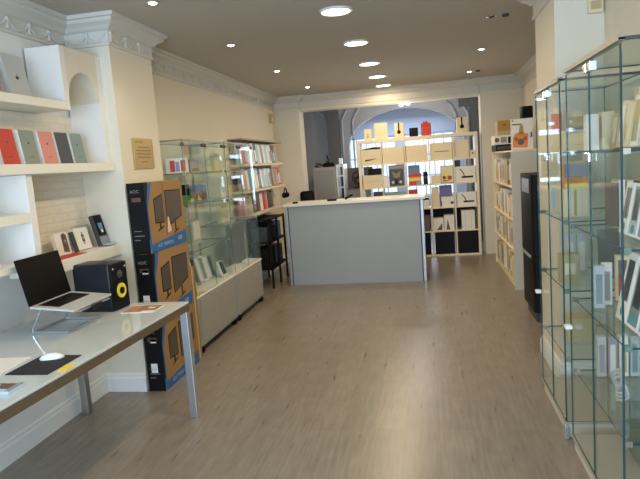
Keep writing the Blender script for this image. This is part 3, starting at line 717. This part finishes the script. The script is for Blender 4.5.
MB().tube([(-0.28,0,0.236),(0.01,0,0.236)], 0.004, CHR).build('hook', t)
t = thing('alarm_sensor', 'small tan sensor high on the left wall near the back corner', 'sensor', (XLR, 9.1, 2.28))
MB().rbox(0.0,-0.05,0,0.045,0.05,0.14,TAN,0.006).build('housing', t); MB().box(0.045,-0.03,0.03,0.047,0.03,0.09,BOXC).build('lens', t)

# ------------------------------------------------------------------ counter
t = thing('shop_counter', 'large grey front shop counter with a pale top', 'counter', (-1.86, 7.50, 0), math.radians(0))
MB().box(0.035, 0.012, 0.0, 1.765, 0.04, 1.055, COUNT).build('front_panel', t)
for x in (0.0, 1.765): MB().rbox(x, 0, 0, x+0.036, 0.60, 1.055, CABD, 0.004).build('side_panel', t)
MB().rbox(-0.02, -0.015, 1.056, 1.825, 0.62, 1.088, CTOP, 0.004).build('counter_top', t)
MB().box(0.036, 0.10, 0.70, 1.764, 0.58, 0.72, CTOP).build('inner_shelf', t)
MB().box(0.036, 0.002, 0, 0.046, 0.012, 1.05, DKG).build('shadow_gap_strip', t); MB().box(1.752, 0.002, 0, 1.762, 0.012, 1.05, DKG).build('shadow_gap_strip', t)
CT = 1.089
t = thing('desk_phone', 'small black object at the left end of the counter top', 'counter item', (-1.78, 7.62, CT))
MB().rbox(0,0,0,0.07,0.05,0.022,BLACK,0.005).build('body', t)
mb = MB(); mb.rbox(0,0,0,0.12,0.08,0.025,BLACK,0.006); mb.rbox(0.05,0.0,0.02,0.16,0.05,0.04,BRWN,0.006)
tag(mb.build('stapler', loc=(-1.32,7.70,CT)), 'dark crumpled item left of the middle on the counter top', 'counter item')
tag(MB().rbox(0,0,0,0.08,0.06,0.02,WHT,0.003).build('note_block', loc=(-1.18,7.66,CT)), 'white note block on the counter top', 'note block')
mb = MB(); mb.M = Matrix.Rotation(math.radians(-25),4,'Y'); mb.rbox(0,0,0,0.12,0.05,0.03,BLACK,0.005)
tag(mb.build('card_reader', loc=(-1.08,7.75,CT+0.001)), 'black tilted card reader on the counter top', 'card reader')

# office chair behind the counter
t = thing('office_chair', 'black office chair back rising behind the left end of the counter', 'chair', (-1.80, 8.55, 0))
MB().rbox(-0.11,0.18,0.80,0.11,0.24,1.20,BLACK,0.05,4).build('backrest', t, smooth=True)
MB().rbox(-0.24,-0.24,0.44,0.24,0.20,0.52,BLACK,0.03,3).build('seat', t, smooth=True)
MB().lathe([(0.03,0.10),(0.03,0.44)], DKG, n=12).build('column', t)
mb = MB(); mb.tube([(0,0.15,0.46),(0,0.27,0.6),(0,0.24,0.85)], 0.018, DKG); mb.build('back_support', t, smooth=True)
for k in range(5):
    a = 2*PI*k/5; l = MB().tube([(0,0,0.11),(0.28*math.cos(a),0.28*math.sin(a),0.075)], 0.018, DKG).build('leg', t)
    MB().lathe([(0.024,-0.018),(0.027,0),(0.024,0.018)], BLACK, (0.28*math.cos(a),0.28*math.sin(a),0.028), 'y', 12).build('caster', l)

# ------------------------------------------------------------------ back shelf unit
UX, UY, CW = -1.058, 9.37, 0.3705
ZL = [0.03, 0.405, 0.778, 1.150, 1.523, 1.895]
t = thing('cube_shelf_unit', 'tall cream five by five cube shelf unit in the back opening', 'shelf unit', (UX, UY, 0))
T = 0.018
for i in range(6):
    th = 0.04 if i in (0,5) else T
    x = (0 if i == 0 else (1.8525-th if i == 5 else i*CW-T/2))
    MB().box(x, 0, 0.0, x+th, 0.37, 1.91, UNITW).build('side_panel' if i in (0,5) else 'divider', t)
for j, z in enumerate(ZL):
    for k in range(5):
        x0 = 0.04 if k == 0 else k*CW+T/2; x1 = 1.8125 if k == 4 else (k+1)*CW-T/2
        th = 0.035 if j in (0,5) else T
        MB().box(x0+.0005, 0.001, z-th if j else 0.0, x1-.0005, 0.369, z+(0.015 if j == 5 else 0), UNITW).build('shelf_board', t)
def cell(k, j, lab, cat, w, d, h, body, dx=0.0, name='product_box', front=None, dy=0.02, tilt=0, dz=0.0):
    """k column 0..4 from left, j shelf 0..4 from below"""
    xc = UX + CW*(k+0.5) + dx
    return pbox(name, lab, cat, (xc, UY+dy, ZL[j]+0.001+dz), w, d, h, body, 0, tilt, front)
# top row of boxes (row 4)
cell(0,4,'white box with a dark slim laptop picture, top left cell of the shelf unit','box',.31,.28,.235,BOXC,dx=.016,front=[('p',[(.18,.22),(.22,.32),(.85,.38),(.5,.28)],BLK)])
tag(MB().prism([(0,0),(.30,0),(.30,.028),(.20,.034),(0.03,.012)],'y',0,.2,BLACK).build('flat_tablet', loc=(UX+.048,UY+.05,ZL[4]+.238)), 'black flat device lying on the top left box of the shelf unit', 'device')
cell(1,4,'plain cream box in the second cell of the top row','box',.335,.3,.25,BOXC)
cell(2,4,'plain cream box in the middle cell of the top row','box',.335,.3,.25,BOXC)
cell(3,4,'cream box with a thin dark line in the fourth cell of the top row','box',.335,.3,.26,BOXC,front=[('r',.2,.45,.85,.5,OLIVE)])
cell(4,4,'narrow cream box in the last cell of the top row','box',.22,.3,.28,BOXC,dx=-.062,front=[('r',.05,.1,.1,.9,TAN)])
cell(4,4,'small cream box with a brown dot beside the right side panel','small box',.07,.1,.11,BOXC,dx=.105,front=[('c',.5,.6,.015,BRWN)])
# row 3
cell(0,3,'wide cream box beneath the black box in the left column','box',.30,.26,.20,BOXC,dx=.02,front=[('r',.1,.5,.9,.52,TAN)])
cell(0,3,'black box stacked on the wide cream box in the left column','black box',.20,.2,.10,BLACK,dx=.06,dz=.205)
cell(1,3,'framed picture box with grey and gold shapes in the second column','picture box',.24,.08,.335,OLIVE,dx=.035,front=[('r',.05,.04,.95,.8,DKG),('p',[(.2,.75),(.5,.6),(.8,.75),(.7,.4),(.5,.5),(.3,.4)],OLIVE),('c',.5,.45,.02,GOLD),('c',.25,.2,.022,SILV),('c',.75,.2,.022,SILV),('r',.42,.1,.52,.3,BRWN),('r',.05,.85,.95,.96,GRYP)])
cell(1,3,'small white figure box beside the framed picture box','small box',.07,.1,.18,BOXW,dx=-.13)
cell(2,3,'slate blue box on top of the colourful stack in the middle column','blue box',.18,.15,.13,mat('slate_blue',(0.12,0.20,0.32),0.5),dx=-.06,dz=.182)
cell(2,3,'red and yellow striped box in the middle column','striped box',.20,.15,.18,RED,dx=-.05,front=[('r',0,.35,1,.62,YELP),('r',0,.62,1,.72,ORG),('r',.6,0,1,.3,PURP)])
cell(2,3,'dark round-topped gadget beside the striped box','gadget',.07,.07,.20,BLACK,dx=.115,front=[('c',.5,.55,.02,DKG)])
cell(3,3,'low cream box with a slanted edge in the fourth column','low box',.15,.1,.13,BOXC,dx=-.095)
cell(3,3,'picture box with yellow and red fruit-like print in the fourth column','picture box',.195,.06,.27,DKG,dx=.075,front=[('r',.04,.03,.96,.97,BOXC),('c',.4,.42,.045,YELP),('c',.7,.3,.035,RED),('r',.15,.1,.6,.16,MBLUE),('c',.25,.3,.03,ORG)])
LAMP = [('p',[(.22,.85),(.26,.88),(.46,.55),(.42,.52)],BLK),('p',[(.36,.55),(.42,.50),(.5,.38),(.45,.36)],BLK),('r',.32,.26,.88,.38,BLK)]
cell(4,3,'white box picturing a black desk lamp, upper one in right column','lamp box',.31,.2,.24,BOXW,dx=-.018,front=LAMP)
cell(4,3,'small dark box standing behind the upper lamp box','dark box',.09,.06,.34,SLATE,dx=-.12,dy=.25)
# row 2
cell(0,2,'low cream box just above the counter in the left column','low box',.16,.2,.14,BOXC,dx=-.06)
cell(0,2,'black case just above the counter in the left column','black case',.15,.2,.30,SLATE,dx=.10)
cell(1,2,'long pale teal box just above the counter','teal box',.34,.2,.28,mat('pale_teal',(0.30,0.42,0.46),0.6),front=[('r',.2,.7,.8,.8,WHT)])
cell(2,2,'dark red box beneath the striped box just above the counter','red box',.14,.15,.30,RED,dx=-.09,front=[('r',0,.5,1,.7,PURP),('r',.1,.2,.9,.4,BRWN)])
cell(2,2,'white box with dark top right of the dark red box','white box',.14,.12,.16,BOXW,dx=.08,front=[('r',0,.8,1,1,BLK)])
cell(3,2,'tall narrow cream box in the fourth column','tall box',.11,.2,.31,BOXC,dx=-.115)
cell(3,2,'squat white box beside the tall narrow cream box','squat box',.20,.2,.155,BOXW,dx=.07,front=[('c',.82,.4,.025,BRWN),('r',.0,.15,.04,.6,BLK)])
cell(3,2,'purple folder standing behind the squat white box','folder',.20,.02,.33,PURP,dx=.05,dy=.28)
cell(4,2,'white box picturing a black desk lamp, lower one in right column','lamp box',.29,.2,.21,BOXW,dx=-.01,front=LAMP)
# row 1
cell(3,1,'white box with a dark triangular picture in the fourth column','box',.16,.2,.20,BOXW,dx=-.09,front=[('p',[(.3,.05),(.85,.05),(.85,.6)],BRWN)])
cell(3,1,'second white box with a dark triangular picture beside the first','box',.15,.2,.24,BOXW,dx=.075,front=[('p',[(.2,.05),(.6,.05),(.35,.75)],BRWN)])
cell(4,1,'tall white box in the dark cell of the right column','tall white box',.20,.2,.30,BOXW,dx=.0,front=[('r',.25,0,.27,1,TAN),('r',.7,0,.72,1,TAN)])
cell(2,1,'brown case seen between counter and shelf divider','case',.1,.2,.25,BRWN,dx=.1)
for k, l in ((3,'black storage bin in the bottom cell of the fourth column'),(4,'black storage bin in the bottom right cell'),(2,'dark storage bin in the bottom cell partly behind the counter')):
    cell(k,0,l,'storage bin',.30,.33,.335,BLACK,dx=(-.012 if k==4 else 0),name='storage_bin',dy=.012)
# black sheets stand in for the darkness seen through the open lower cells
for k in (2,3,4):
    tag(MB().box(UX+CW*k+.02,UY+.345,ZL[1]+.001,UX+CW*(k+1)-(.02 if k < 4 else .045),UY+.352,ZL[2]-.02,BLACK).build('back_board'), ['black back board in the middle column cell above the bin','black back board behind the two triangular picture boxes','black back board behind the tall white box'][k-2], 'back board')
# on top of the unit
TT = 1.911
def top(lab, cat, x, w, h, body, front=None, name='product_box', d=.14, dy=.06): return pbox(name, lab, cat, (x, UY+dy, TT), w, d, h, body, 0, 0, front)
top('cream box with a small figure picture, leftmost on the shelf unit top','box',-.885,.115,.17,BOXC,[('c',.5,.3,.02,TAN),('r',.42,.3,.58,.6,TAN)])
top('larger plain cream box near the left end of the shelf unit top','box',-.68,.205,.25,BOXC,[('r',.0,.0,.03,1,TAN)])
top('cream box with a black round pendant print on the shelf unit top','box',-.39,.145,.23,BOXC,[('r',.40,.4,.55,1,BLK),('c',.48,.38,.03,BLK)])
top('small black cube box on the shelf unit top','black box',-.165,.135,.135,BLACK)
top('bright red box with jagged top on the shelf unit','red box',.028,.155,.19,RED,[('r',.1,.6,.9,.62,ORG)])
tag(MB().prism([(-.05,0),(-.04,.03),(-.01,.018),(.01,.04),(.05,.0)],'y',0,.05,RED).build('red_tuft', loc=(.028,UY+.09,TT+.191)), 'red crumpled tuft on top of the bright red box', 'tuft')
top('cream box with black headphone-like print, rightmost on the shelf unit top','box',.575,.155,.235,BOXC,[('r',.43,.45,.57,1,BLK),('c',.5,.40,.032,BLK)])

# ------------------------------------------------------------------ back room furniture
t = thing('metal_cabinet', 'beige metal office cabinet in the grey back room', 'cabinet', (-1.97, 10.25, 0))
MB().box(0,0,0,.40,.42,1.53,mat('cabinet_beige',(0.42,0.38,0.29),0.5)).build('body', t)
MB().box(.41,.0,0,.43,.42,1.56,WPL).build('rack_side', t); MB().box(.53,.0,0,.55,.42,1.56,WPL).build('rack_side', t)
for z in (.3,.8,1.15,1.35,1.52): MB().box(.431,0,z,.529,.42,z+.02,WPL).build('rack_shelf', t)
mb = MB(); mb.box(.03,-.004,.05,.37,0,1.48,CABG); mb.build('door', t)
mb = MB(); mb.rbox(0,0,0,.20,.18,.07,BLACK,.02,3); mb.rbox(.04,.02,.07,.14,.12,.11,DKG,.02); mb.tube([(.10,.06,.1),(.07,.06,.21)],.012,BLACK); mb.tube([(0,.05,.03),(-.09,.05,.07)],.012,BLACK)
tag(mb.build('router', loc=(-1.80,10.33,1.531), smooth=True), 'black bulky router with aerials on top of the beige cabinet', 'router')
mb = MB(); mb.lathe([(.03,0),(.035,.03),(.015,.07),(.01,.10)],DKG,n=14)
tag(mb.build('lamp_stub', loc=(-1.92,10.4,1.531), smooth=True), 'small dark bottle at the left of the beige cabinet top', 'bottle')
tag(MB().rbox(0,0,0,.06,.08,.11,WPL,.004).build('white_carton', loc=(-1.515,10.36,1.5615)), 'small white carton on the cabinet rack top', 'carton')
t = thing('side_cupboard', 'brown topped low cupboard beside the beige cabinet in the back room', 'cupboard', (-1.40, 10.45, 0))
MB().box(0,0,0,.42,.4,1.10,GRYP).build('body', t); MB().box(-.02,.30,1.101,.44,.33,1.48,mat('brown_panel',(0.10,0.07,0.055),0.6)).build('rear_panel', t)
MB().box(-.01,-.01,1.101,.43,.29,1.12,BRWN).build('top', t)
t = thing('desk_fan', 'dark round fan on the back room cupboard', 'fan', (-1.20, 10.55, 1.121))
MB().lathe([(.10,0),(.10,.012),(.02,.02),(.018,.09)], BLACK, n=20).build('base', t, smooth=True)
mb = MB()
for r in (.05,.085,.115): mb.tube([(r*math.cos(2*PI*i/24),-.02,.19+r*math.sin(2*PI*i/24)) for i in range(25)],.007,BLACK,6)
for k in range(8): a=2*PI*k/8; mb.tube([(0,-.02,.19),(.115*math.cos(a),-.02,.19+.115*math.sin(a))],.004,BLACK,5)
mb.build('guard', t)
mb = MB()
for k in range(3): a=2*PI*k/3; mb.prism([(0,.19),(.09*math.cos(a),.19+.09*math.sin(a)),(.09*math.cos(a+.9),.19+.09*math.sin(a+.9))],'y',-.005,.0,GRYP)
mb.build('blades', t)
MB().lathe([(.03,-.03),(.04,.0),(.03,.06)], BLACK, (0,0.01,.19),'y',16).build('motor', t, smooth=True)

# ------------------------------------------------------------------ right wall bookcase
t = thing('white_bookcase', 'white bookcase along the right wall full of boxes', 'bookcase', (0.93, 6.82, 0))
BL, BD, BH = 1.88, 0.34, 1.56
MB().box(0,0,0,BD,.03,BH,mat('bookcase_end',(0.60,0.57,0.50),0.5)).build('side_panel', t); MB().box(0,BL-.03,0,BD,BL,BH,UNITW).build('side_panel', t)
MB().box(BD-.012,.031,.08,BD,BL-.031,BH-.03,UNITW).build('back_panel', t)
MB().box(.012,.0,BH+.0005,BD,BL,BH+.02,UNITW).build('top_board', t); MB().box(.02,.031,0,BD-.013,BL-.031,.08,UNITW).build('plinth', t)
BZ = [.081,.45,.80,1.18]
for z in BZ[1:]: MB().box(0.0,.0305,z-.022,BD-.0125,BL-.0305,z,UNITW).build('shelf_board', t)
MB().box(0.0,BL/2-.012,.081,BD-.0125,BL/2+.012,.427,UNITW).build('divider', t)
cn2 = {BOXW:'white',BOXC:'cream',GRYP:'grey',TAN:'tan',LBLUE:'light blue',ORG:'orange',BLACK:'black',SILV:'silver',SAGE:'sage'}
for j, z in enumerate(BZ):
    n = 12; st = (BL-.10)/n; i = 0
    for i in range(n):
        y = .05 + st*(i+.5)
        if j == 0 and abs(y-BL/2) < .09: continue
        c = random.choice([BOXW,BOXC,BOXC,TAN,GRYP,BOXW,SILV]); 
        if j == 3 and i == 9: c = ORG
        if j == 3 and i == 2: c = BLACK
        pbox('boxed_accessory', f'{ORD[i]} box from the near end, {cn2[c]}, on the {["bottom","second","third","top"][j]} bookcase shelf', 'box', (0.95, 6.82+y, z+.001), st-.012, .2, .24+.07*random.random(), c, FXN, 0,
             front=[('r',.15,.2,.85,.8,random.choice([GRYP,c,BOXW,TAN]))], group='boxes in the white bookcase')
# on the bookcase
ZB = BH+.021
pbox('picture_carton', 'large white carton with an orange fur-like picture on the bookcase', 'carton', (1.058, 6.87, ZB), 0.232, .33, .338, BOXW, -0.155, 0,
     front=[('p',[(.08,.08),(.75,.05),(.80,.5),(.62,.52),(.5,.58),(.2,.52),(.1,.4)],ORG),('p',[(.36,.5),(.6,.5),(.56,.8),(.42,.78)],GOLD),('c',.45,.25,.035,BRWN),('c',.25,.35,.02,RED),('c',.65,.35,.02,RED),('r',.06,.80,.5,.84,BRWN),('c',.1,.94,.008,BLK),('p',[(.88,.35),(.98,.4),(.96,.55),(.9,.55)],BRWN)])
pbox('flat_carton', 'long black box lying on the bookcase behind the white carton', 'box', (1.05, 8.18, ZB), .25,.5,.085,BLACK,0,0,front=[('r',.05,.2,.95,.75,DKG)])
pbox('picture_box', 'white box with dark photo strips stacked above the long black box', 'box', (1.045, 8.20, ZB+.087), .26,.4,.12,BOXW,0,0,front=[('c',.12,.5,.03,BRWN),('r',.3,.2,.6,.8,GRYP),('r',.66,.1,1,.8,BLACK)])
pbox('wooden_crate', 'golden brown box topmost of the stack on the bookcase', 'box', (1.07, 8.22, ZB+.209), .22,.3,.19,GOLD,0,0,front=[('c',.4,.7,.015,BRWN),('r',.02,.0,.98,.3,TAN)])
t = thing('small_speaker', 'small black speaker standing on top of the large white carton', 'speaker', (1.135, 6.93, ZB+.339), 0.2)
MB().rbox(-.055,0,0,.065,.10,.135,BLACK,.012,3).build('cabinet', t, smooth=True); MB().lathe([(.03,0),(.035,-.004),(.02,-.002)], BLACK, (0.005,-.001,.06), 'y', 16).build('driver', t)

# dark tower
t = thing('black_tower_cabinet', 'tall black narrow two-part tower between glass cases and bookcase', 'tower', (0.90, 5.42, 0))
MB().rbox(0,0,.62,.40,.62,1.35,BLACK,.035,4,'z').build('upper_body', t, smooth=True)
MB().rbox(.004,.004,.10,.396,.616,.612,BLACK,.035,4,'z').build('lower_body', t, smooth=True)
MB().rbox(.03,.03,.0,.37,.59,.10,DKG,.05,4,'z').build('base', t, smooth=True)
MB().rbox(-.014,.10,.59,.004,.52,.615,GRYP,.006).build('handle', t)
MB().box(-.0015,.12,1.18,0.0,.50,1.31,mat('tower_panel',(0.16,0.14,0.14),0.3)).build('control_panel', t)

# alarm sensor right
t = thing('alarm_sensor', 'cream sensor box high on the right pilaster at the top edge', 'sensor', (1.065, 3.965, 2.37))
MB().rbox(-.042,0,0,.042,.034,.13,BOXC,.004).build('housing', t); MB().box(-.03,-.003,.02,.03,0,.07,TAN).build('lens', t)

# ------------------------------------------------------------------ right glass cases
def right_case(y0, y1, lab, ztop):
    t = thing('glass_cabinet', lab, 'display case', (0.68, y0, 0), 0, 'tall glass cabinets along the right wall')
    L = y1-y0; D = 0.40; zb = 0.075; g = 0.007
    MB().box(0.012, 0, 0, D, L, zb, mat('plinth_beige',(0.62,0.55,0.45),0.5)).build('plinth', t, bevel=.002)
    MB().box(-.004, -.002, zb, D, L+.002, zb+.012, mat('base_board_taupe',(0.34,0.31,0.26),0.35)).build('base_board', t)
    MB().box(0, 0.003, zb+.014, g, L/2-.002, ztop-.012, GLASS, GEDGE).build('glass_door', t)
    MB().box(0, L/2+.002, zb+.014, g, L-.003, ztop-.012, GLASS, GEDGE).build('glass_door', t)
    MB().box(g+.001, 0, zb+.013, D, g, ztop-.002, GLASS, GEDGE).build('glass_side', t)
    MB().box(g+.001, L-g, zb+.013, D, L, ztop-.002, GLASS, GSH).build('glass_side', t)
    MB().box(D-g, g+.001, zb+.013, D, L-g-.001, ztop-.002, GLASS, LEDGE).build('glass_back', t)
    mb = MB(); mb.box(-.004, -.004, ztop, D, L, ztop+.008, GSH, GEDGE); mb.box(-.006,-.004,ztop-.002,.018,L,ztop+.018,GRAIL); mb.box(.018,-.006,ztop-.002,D,.008,ztop+.010,DKG); mb.build('top_panel', t)
    for z in (0.44, 0.815, 1.185, 1.545):
        cm = CHR if z > 1.5 or z < 0.5 else LEDGE
        s = MB().box(g+.012, g+.003, z-.008, D-g-.004, L-g-.003, z, GSH, GEDGE).build('glass_shelf', t)
        mb = MB()
        for y in (.02, L-.02): mb.box(g+.004, y-.012, z-.016, g+.03, y+.012, z+.006, cm)
        mb.build('shelf_clip', s)
    for y in (L/2-.035, L/2+.035): MB().rbox(-.008, y-.02, ztop-.055, .02, y+.02, ztop-.012, CHR, .004).build('hinge', t)
    MB().rbox(-.012, L/2-.03, 1.50, .0, L/2+.03, 1.54, CHR, .004).build('lock', t)
    MB().rbox(-.012, -.03, .0, .011, .03, .075, CABD, .004).build('corner_foot', t)
    MB().rbox(-.035, L-.06, .665, -.001, L-.02, .685, WPL, .004).build('door_catch', t)
    return t
right_case(2.255, 3.07, 'nearest tall glass cabinet at the right edge of the picture', 1.925)
right_case(3.21, 3.87, 'further tall glass cabinet in front of the right pilaster', 1.905)
GR = 'boxes in the tall glass cabinets'
# nearest cabinet, top shelf: cream upright boxes
k = 0
for i, (y, h, c, w) in enumerate(((2.40,.20,BOXW,.10),(2.52,.22,BOXC,.09),(2.63,.21,BOXW,.08),(2.73,.19,BOXC,.07),(2.82,.20,BOXC,.07),(2.905,.15,TAN,.07))):
    pbox('boxed_cable', f'{ORD[i]} upright box from the near end on the top shelf, nearest cabinet', 'box', (0.84, y, 1.546), w, .05, h, c, FXN, math.radians(-8), front=[('r',.1,.1,.9,.9,[BOXW,BOXC,TAN,BOXC,BOXW,BOXC][i]),('r',.2,.12,.35,.5,[DKG,GRYP,GRYP,TAN,GRYP,GRYP][i])], group=GR)
pbox('boxed_cable', 'larger yellowish box at the far end of the top shelf, nearest cabinet', 'box', (0.985, 2.78, 1.546), .14, .06, .26, BOXC, 0, 0, front=[('r',.1,.1,.9,.4,BOXW)], group=GR)
for i, (x, c, h) in enumerate(((.78,BOXW,.24),(.85,BOXC,.25),(.92,TAN,.22),(.99,BOXW,.25))):
    pbox('boxed_case', f'{ORD[i]} slim box from the left standing behind the top shelf row, nearest cabinet', 'box', (x, 2.99, 1.546), .055, .05, h*.7, c, 0, 0, group=GR)
# second shelf: brown spines and phone packs
for i, (x, c, h) in enumerate(((.86,BRWN,.20),(.89,BOXW,.215),(.925,BOXC,.21),(.955,BRWN,.205),(.985,BOXC,.21),(1.015,SLATE,.20),(1.045,PURP,.20))):
    pbox('boxed_case', f'{ORD[i]} spine from the left on the second shelf, nearest cabinet', 'slim box', (x, 2.93, 1.186), .026, .12, h, c, 0, 0, group=GR)
PH = lambda face: [('r',.08,.05,.92,.95,face),('c',.5,.14,.018,TEALB),('r',.2,.3,.8,.9,SLATE if face is not SLATE else DKG)]
for i, (y, f) in enumerate(((2.31,SILV),(2.42,GRYP),(2.53,SILV),(2.64,BOXW))):
    pbox('phone_pack', f'{ORD[i]} white framed phone pack from the near end on the second shelf', 'phone pack', (0.80, y, 1.187), .095, .03, .215, WHT, FXN, math.radians(-10), front=PH(f), group='white framed phone packs in the nearest cabinet')
# third shelf
for i, (y, f) in enumerate(((2.345,PURP),(2.48,SAGE),(2.615,BOXW))):
    pbox('phone_pack', f'{ORD[i]} tall phone pack from the near end on the third shelf', 'phone pack', (0.78, y, .817), .12, .03, .29, WHT, FXN, math.radians(-12), front=PH(f), group='tall phone packs in the nearest cabinet')
pbox('boxed_case', 'yellow and red narrow box on the third shelf, nearest cabinet', 'box', (0.90, 2.97, .817), .06, .04, .22, BOXC, math.radians(-10), 0, front=[('r',.2,.1,.8,.5,RED),('r',.2,.5,.8,.9,BRWN)])
pbox('boxed_case', 'dark grey leaning folder on the third shelf, further cabinet', 'folder', (0.985, 3.45, .817), .11, .03, .28, mat('folder_grey',(0.10,0.095,0.09),0.6), 0, math.radians(-6), front=[('r',.3,.1,.6,.2,GRYP)])
for i, x in enumerate((.80,.86)):
    pbox('boxed_case', ['pale leaning pack on the third shelf left of the grey folder','pale leaning pack touching the grey folder on the third shelf'][i], 'pack', (x+.02, 3.62, .817), .05, .02, .24, SILV, 0, math.radians(-6), front=[('r',.2,.1,.8,.8,BOXW)])
# low shelf: coiled cable bags
for i, (y, x) in enumerate(((2.36,.80),(2.50,.86),(2.62,.78))):
    mb = MB()
    for r in (.035,.05,.065): mb.tube([(r*math.cos(2*PI*q/20), .01*math.sin(6*PI*q/20), .085+r*math.sin(2*PI*q/20)) for q in range(21)], .006, SILV, 6)
    mb.tube([(0,0,.02),(.03,0,.004)], .006, SILV, 6)
    tag(mb.build('coiled_cable', loc=(x,y,.447), rot=(0,0,1.1+.3*i)), f'{ORD[i]} coiled grey cable from the near end on the low shelf', 'cable', 'coiled cables on the low shelf')
pbox('boxed_case', 'grey green box on the lowest board, nearest cabinet', 'box', (0.90, 2.8, .09), .2, .1, .25, mat('murky_green',(0.20,0.22,0.17),0.6), FXN, 0)
for i, (x, c) in enumerate(((.80,SILV),(.85,GRYP),(.90,BOXW),(.95,SILV))):
    pbox('boxed_case', f'{ORD[i]} slim pack from the left at the back of the low shelf, nearest cabinet', 'slim pack', (x, 2.96, .441), .04, .04, .20, c, 0, 0, front=[('r',.2,.1,.8,.8,[GRYP,BOXW,TAN,TEAL][i])], group=GR)
for i, (x, c) in enumerate(((.76,SILV),(.81,BOXW))):
    pbox('boxed_case', ['grey white pack behind the phone packs on the third shelf, left one','cream white pack behind the phone packs on the third shelf, right one'][i], 'pack', (x, 2.84+.06*i, .817), .045, .03, .20, c, math.radians(-12), 0, front=[('r',.2,.1,.8,.8,[TEAL,GRYP][i])])
# further cabinet
pbox('boxed_case', 'red upright box on the top shelf of the further cabinet', 'red box', (0.78, 3.74, 1.546+.115), .05, .05, .11, RED, 0, 0)
pbox('boxed_case', 'cream block under the red upright box, further cabinet', 'box', (0.785, 3.72, 1.546), .09, .09, .113, BOXC, 0, 0)
pbox('boxed_case', 'olive box on the top shelf of the further cabinet', 'olive box', (0.83, 3.45, 1.546+.115), .10, .07, .07, OLIVE, 0, 0)
pbox('boxed_case', 'wide cream block under the olive box, further cabinet', 'box', (0.83, 3.43, 1.546), .16, .12, .113, BOXC, 0, 0)
pbox('boxed_case', 'slate blue and orange pack on the second shelf, further cabinet', 'pack', (0.80, 3.40, 1.186+.16), .12, .08, .13, ORG, 0, 0, front=[('r',0,.45,1,1,mat('slate_blue',(0.12,0.20,0.32),0.5)),('r',0,.0,1,.2,YELP)])
pbox('boxed_case', 'cream pack with a dark spine on the second shelf, further cabinet', 'pack', (0.80, 3.40, 1.186), .13, .1, .158, BOXC, 0, 0, front=[('r',.4,.05,.5,.95,GOLD),('r',.7,.05,.72,.95,TAN)])
pbox('boxed_case', 'cream tall pack far end of the second shelf, further cabinet', 'pack', (0.76, 3.72, 1.186), .06, .1, .30, BOXC, 0, 0, front=[('r',.1,.1,.4,.5,LBLUE)])
pbox('boxed_case', 'tan block on the third shelf of the further cabinet', 'box', (0.76, 3.40, .817), .09, .10, .16, TAN, 0, 0, front=[('r',.2,.3,.8,.7,BOXC)])
pbox('boxed_case', 'pale box on the low shelf of the further cabinet', 'box', (0.84, 3.5, .442), .16, .12, .14, TAN, 0, 0)

# ------------------------------------------------------------------ lights
add_light('shop_window_daylight', 'AREA', (-0.65, -1.65, 1.45), 200, (0.68, 0.83, 1.0), 3.3, (PI/2, 0, 0), shape='RECTANGLE', size_y=2.2)
add_light('rear_window_daylight', 'AREA', (-0.5, 12.85, 1.5), 34, (0.70, 0.82, 1.0), 2.2, (-PI/2, 0, 0), shape='RECTANGLE', size_y=1.2)
add_light('twin_bulb_glow', 'POINT', (-0.305, 10.05, 2.40), 22, (1.0, 0.95, 0.88), 0.05)
add_light('rear_skylight', 'AREA', (-0.4, 12.1, 2.6), 30, (0.66, 0.80, 1.0), 1.6, (math.radians(-10), 0, 0), shape='RECTANGLE', size_y=0.8)  # bluish area light under the closed ceiling behind the arch, no skylight modelled

w = bpy.data.worlds.new('world'); S.world = w; w.use_nodes = True
bg = w.node_tree.nodes['Background']; bg.inputs[0].default_value = (0.62, 0.80, 1.0, 1); bg.inputs[1].default_value = 2.0

# ------------------------------------------------------------------ camera
FPX = 585.0
pitch, roll, yaw = math.radians(7.2), math.radians(4.25), math.radians(10.7)
fw = Vector((-math.sin(yaw)*math.cos(pitch), math.cos(yaw)*math.cos(pitch), -math.sin(pitch)))
rt = Vector((math.cos(yaw), math.sin(yaw), 0)); up = rt.cross(fw)
Rv = rt*math.cos(roll) - up*math.sin(roll); Uv = up*math.cos(roll) + rt*math.sin(roll)
M = Matrix((Rv, Uv, -fw)).transposed().to_4x4(); M.translation = Vector((0, 0, 1.57))
cd = bpy.data.cameras.new('camera'); cam = bpy.data.objects.new('camera', cd); COL.objects.link(cam)
cam.matrix_world = M; cd.sensor_width = 36; cd.sensor_fit = 'HORIZONTAL'; cd.lens = 36*FPX/640; cd.clip_start = 0.05
S.camera = cam
S.view_settings.view_transform = 'Standard'; S.view_settings.look = 'None'; S.view_settings.gamma = 1.0
S.view_settings.exposure = 0.0; S.view_settings.use_curve_mapping = False
S.cycles.transparent_max_bounces = 32; S.cycles.max_bounces = 8; S.cycles.use_denoising = True
S.cycles.sample_clamp_indirect = 6.0
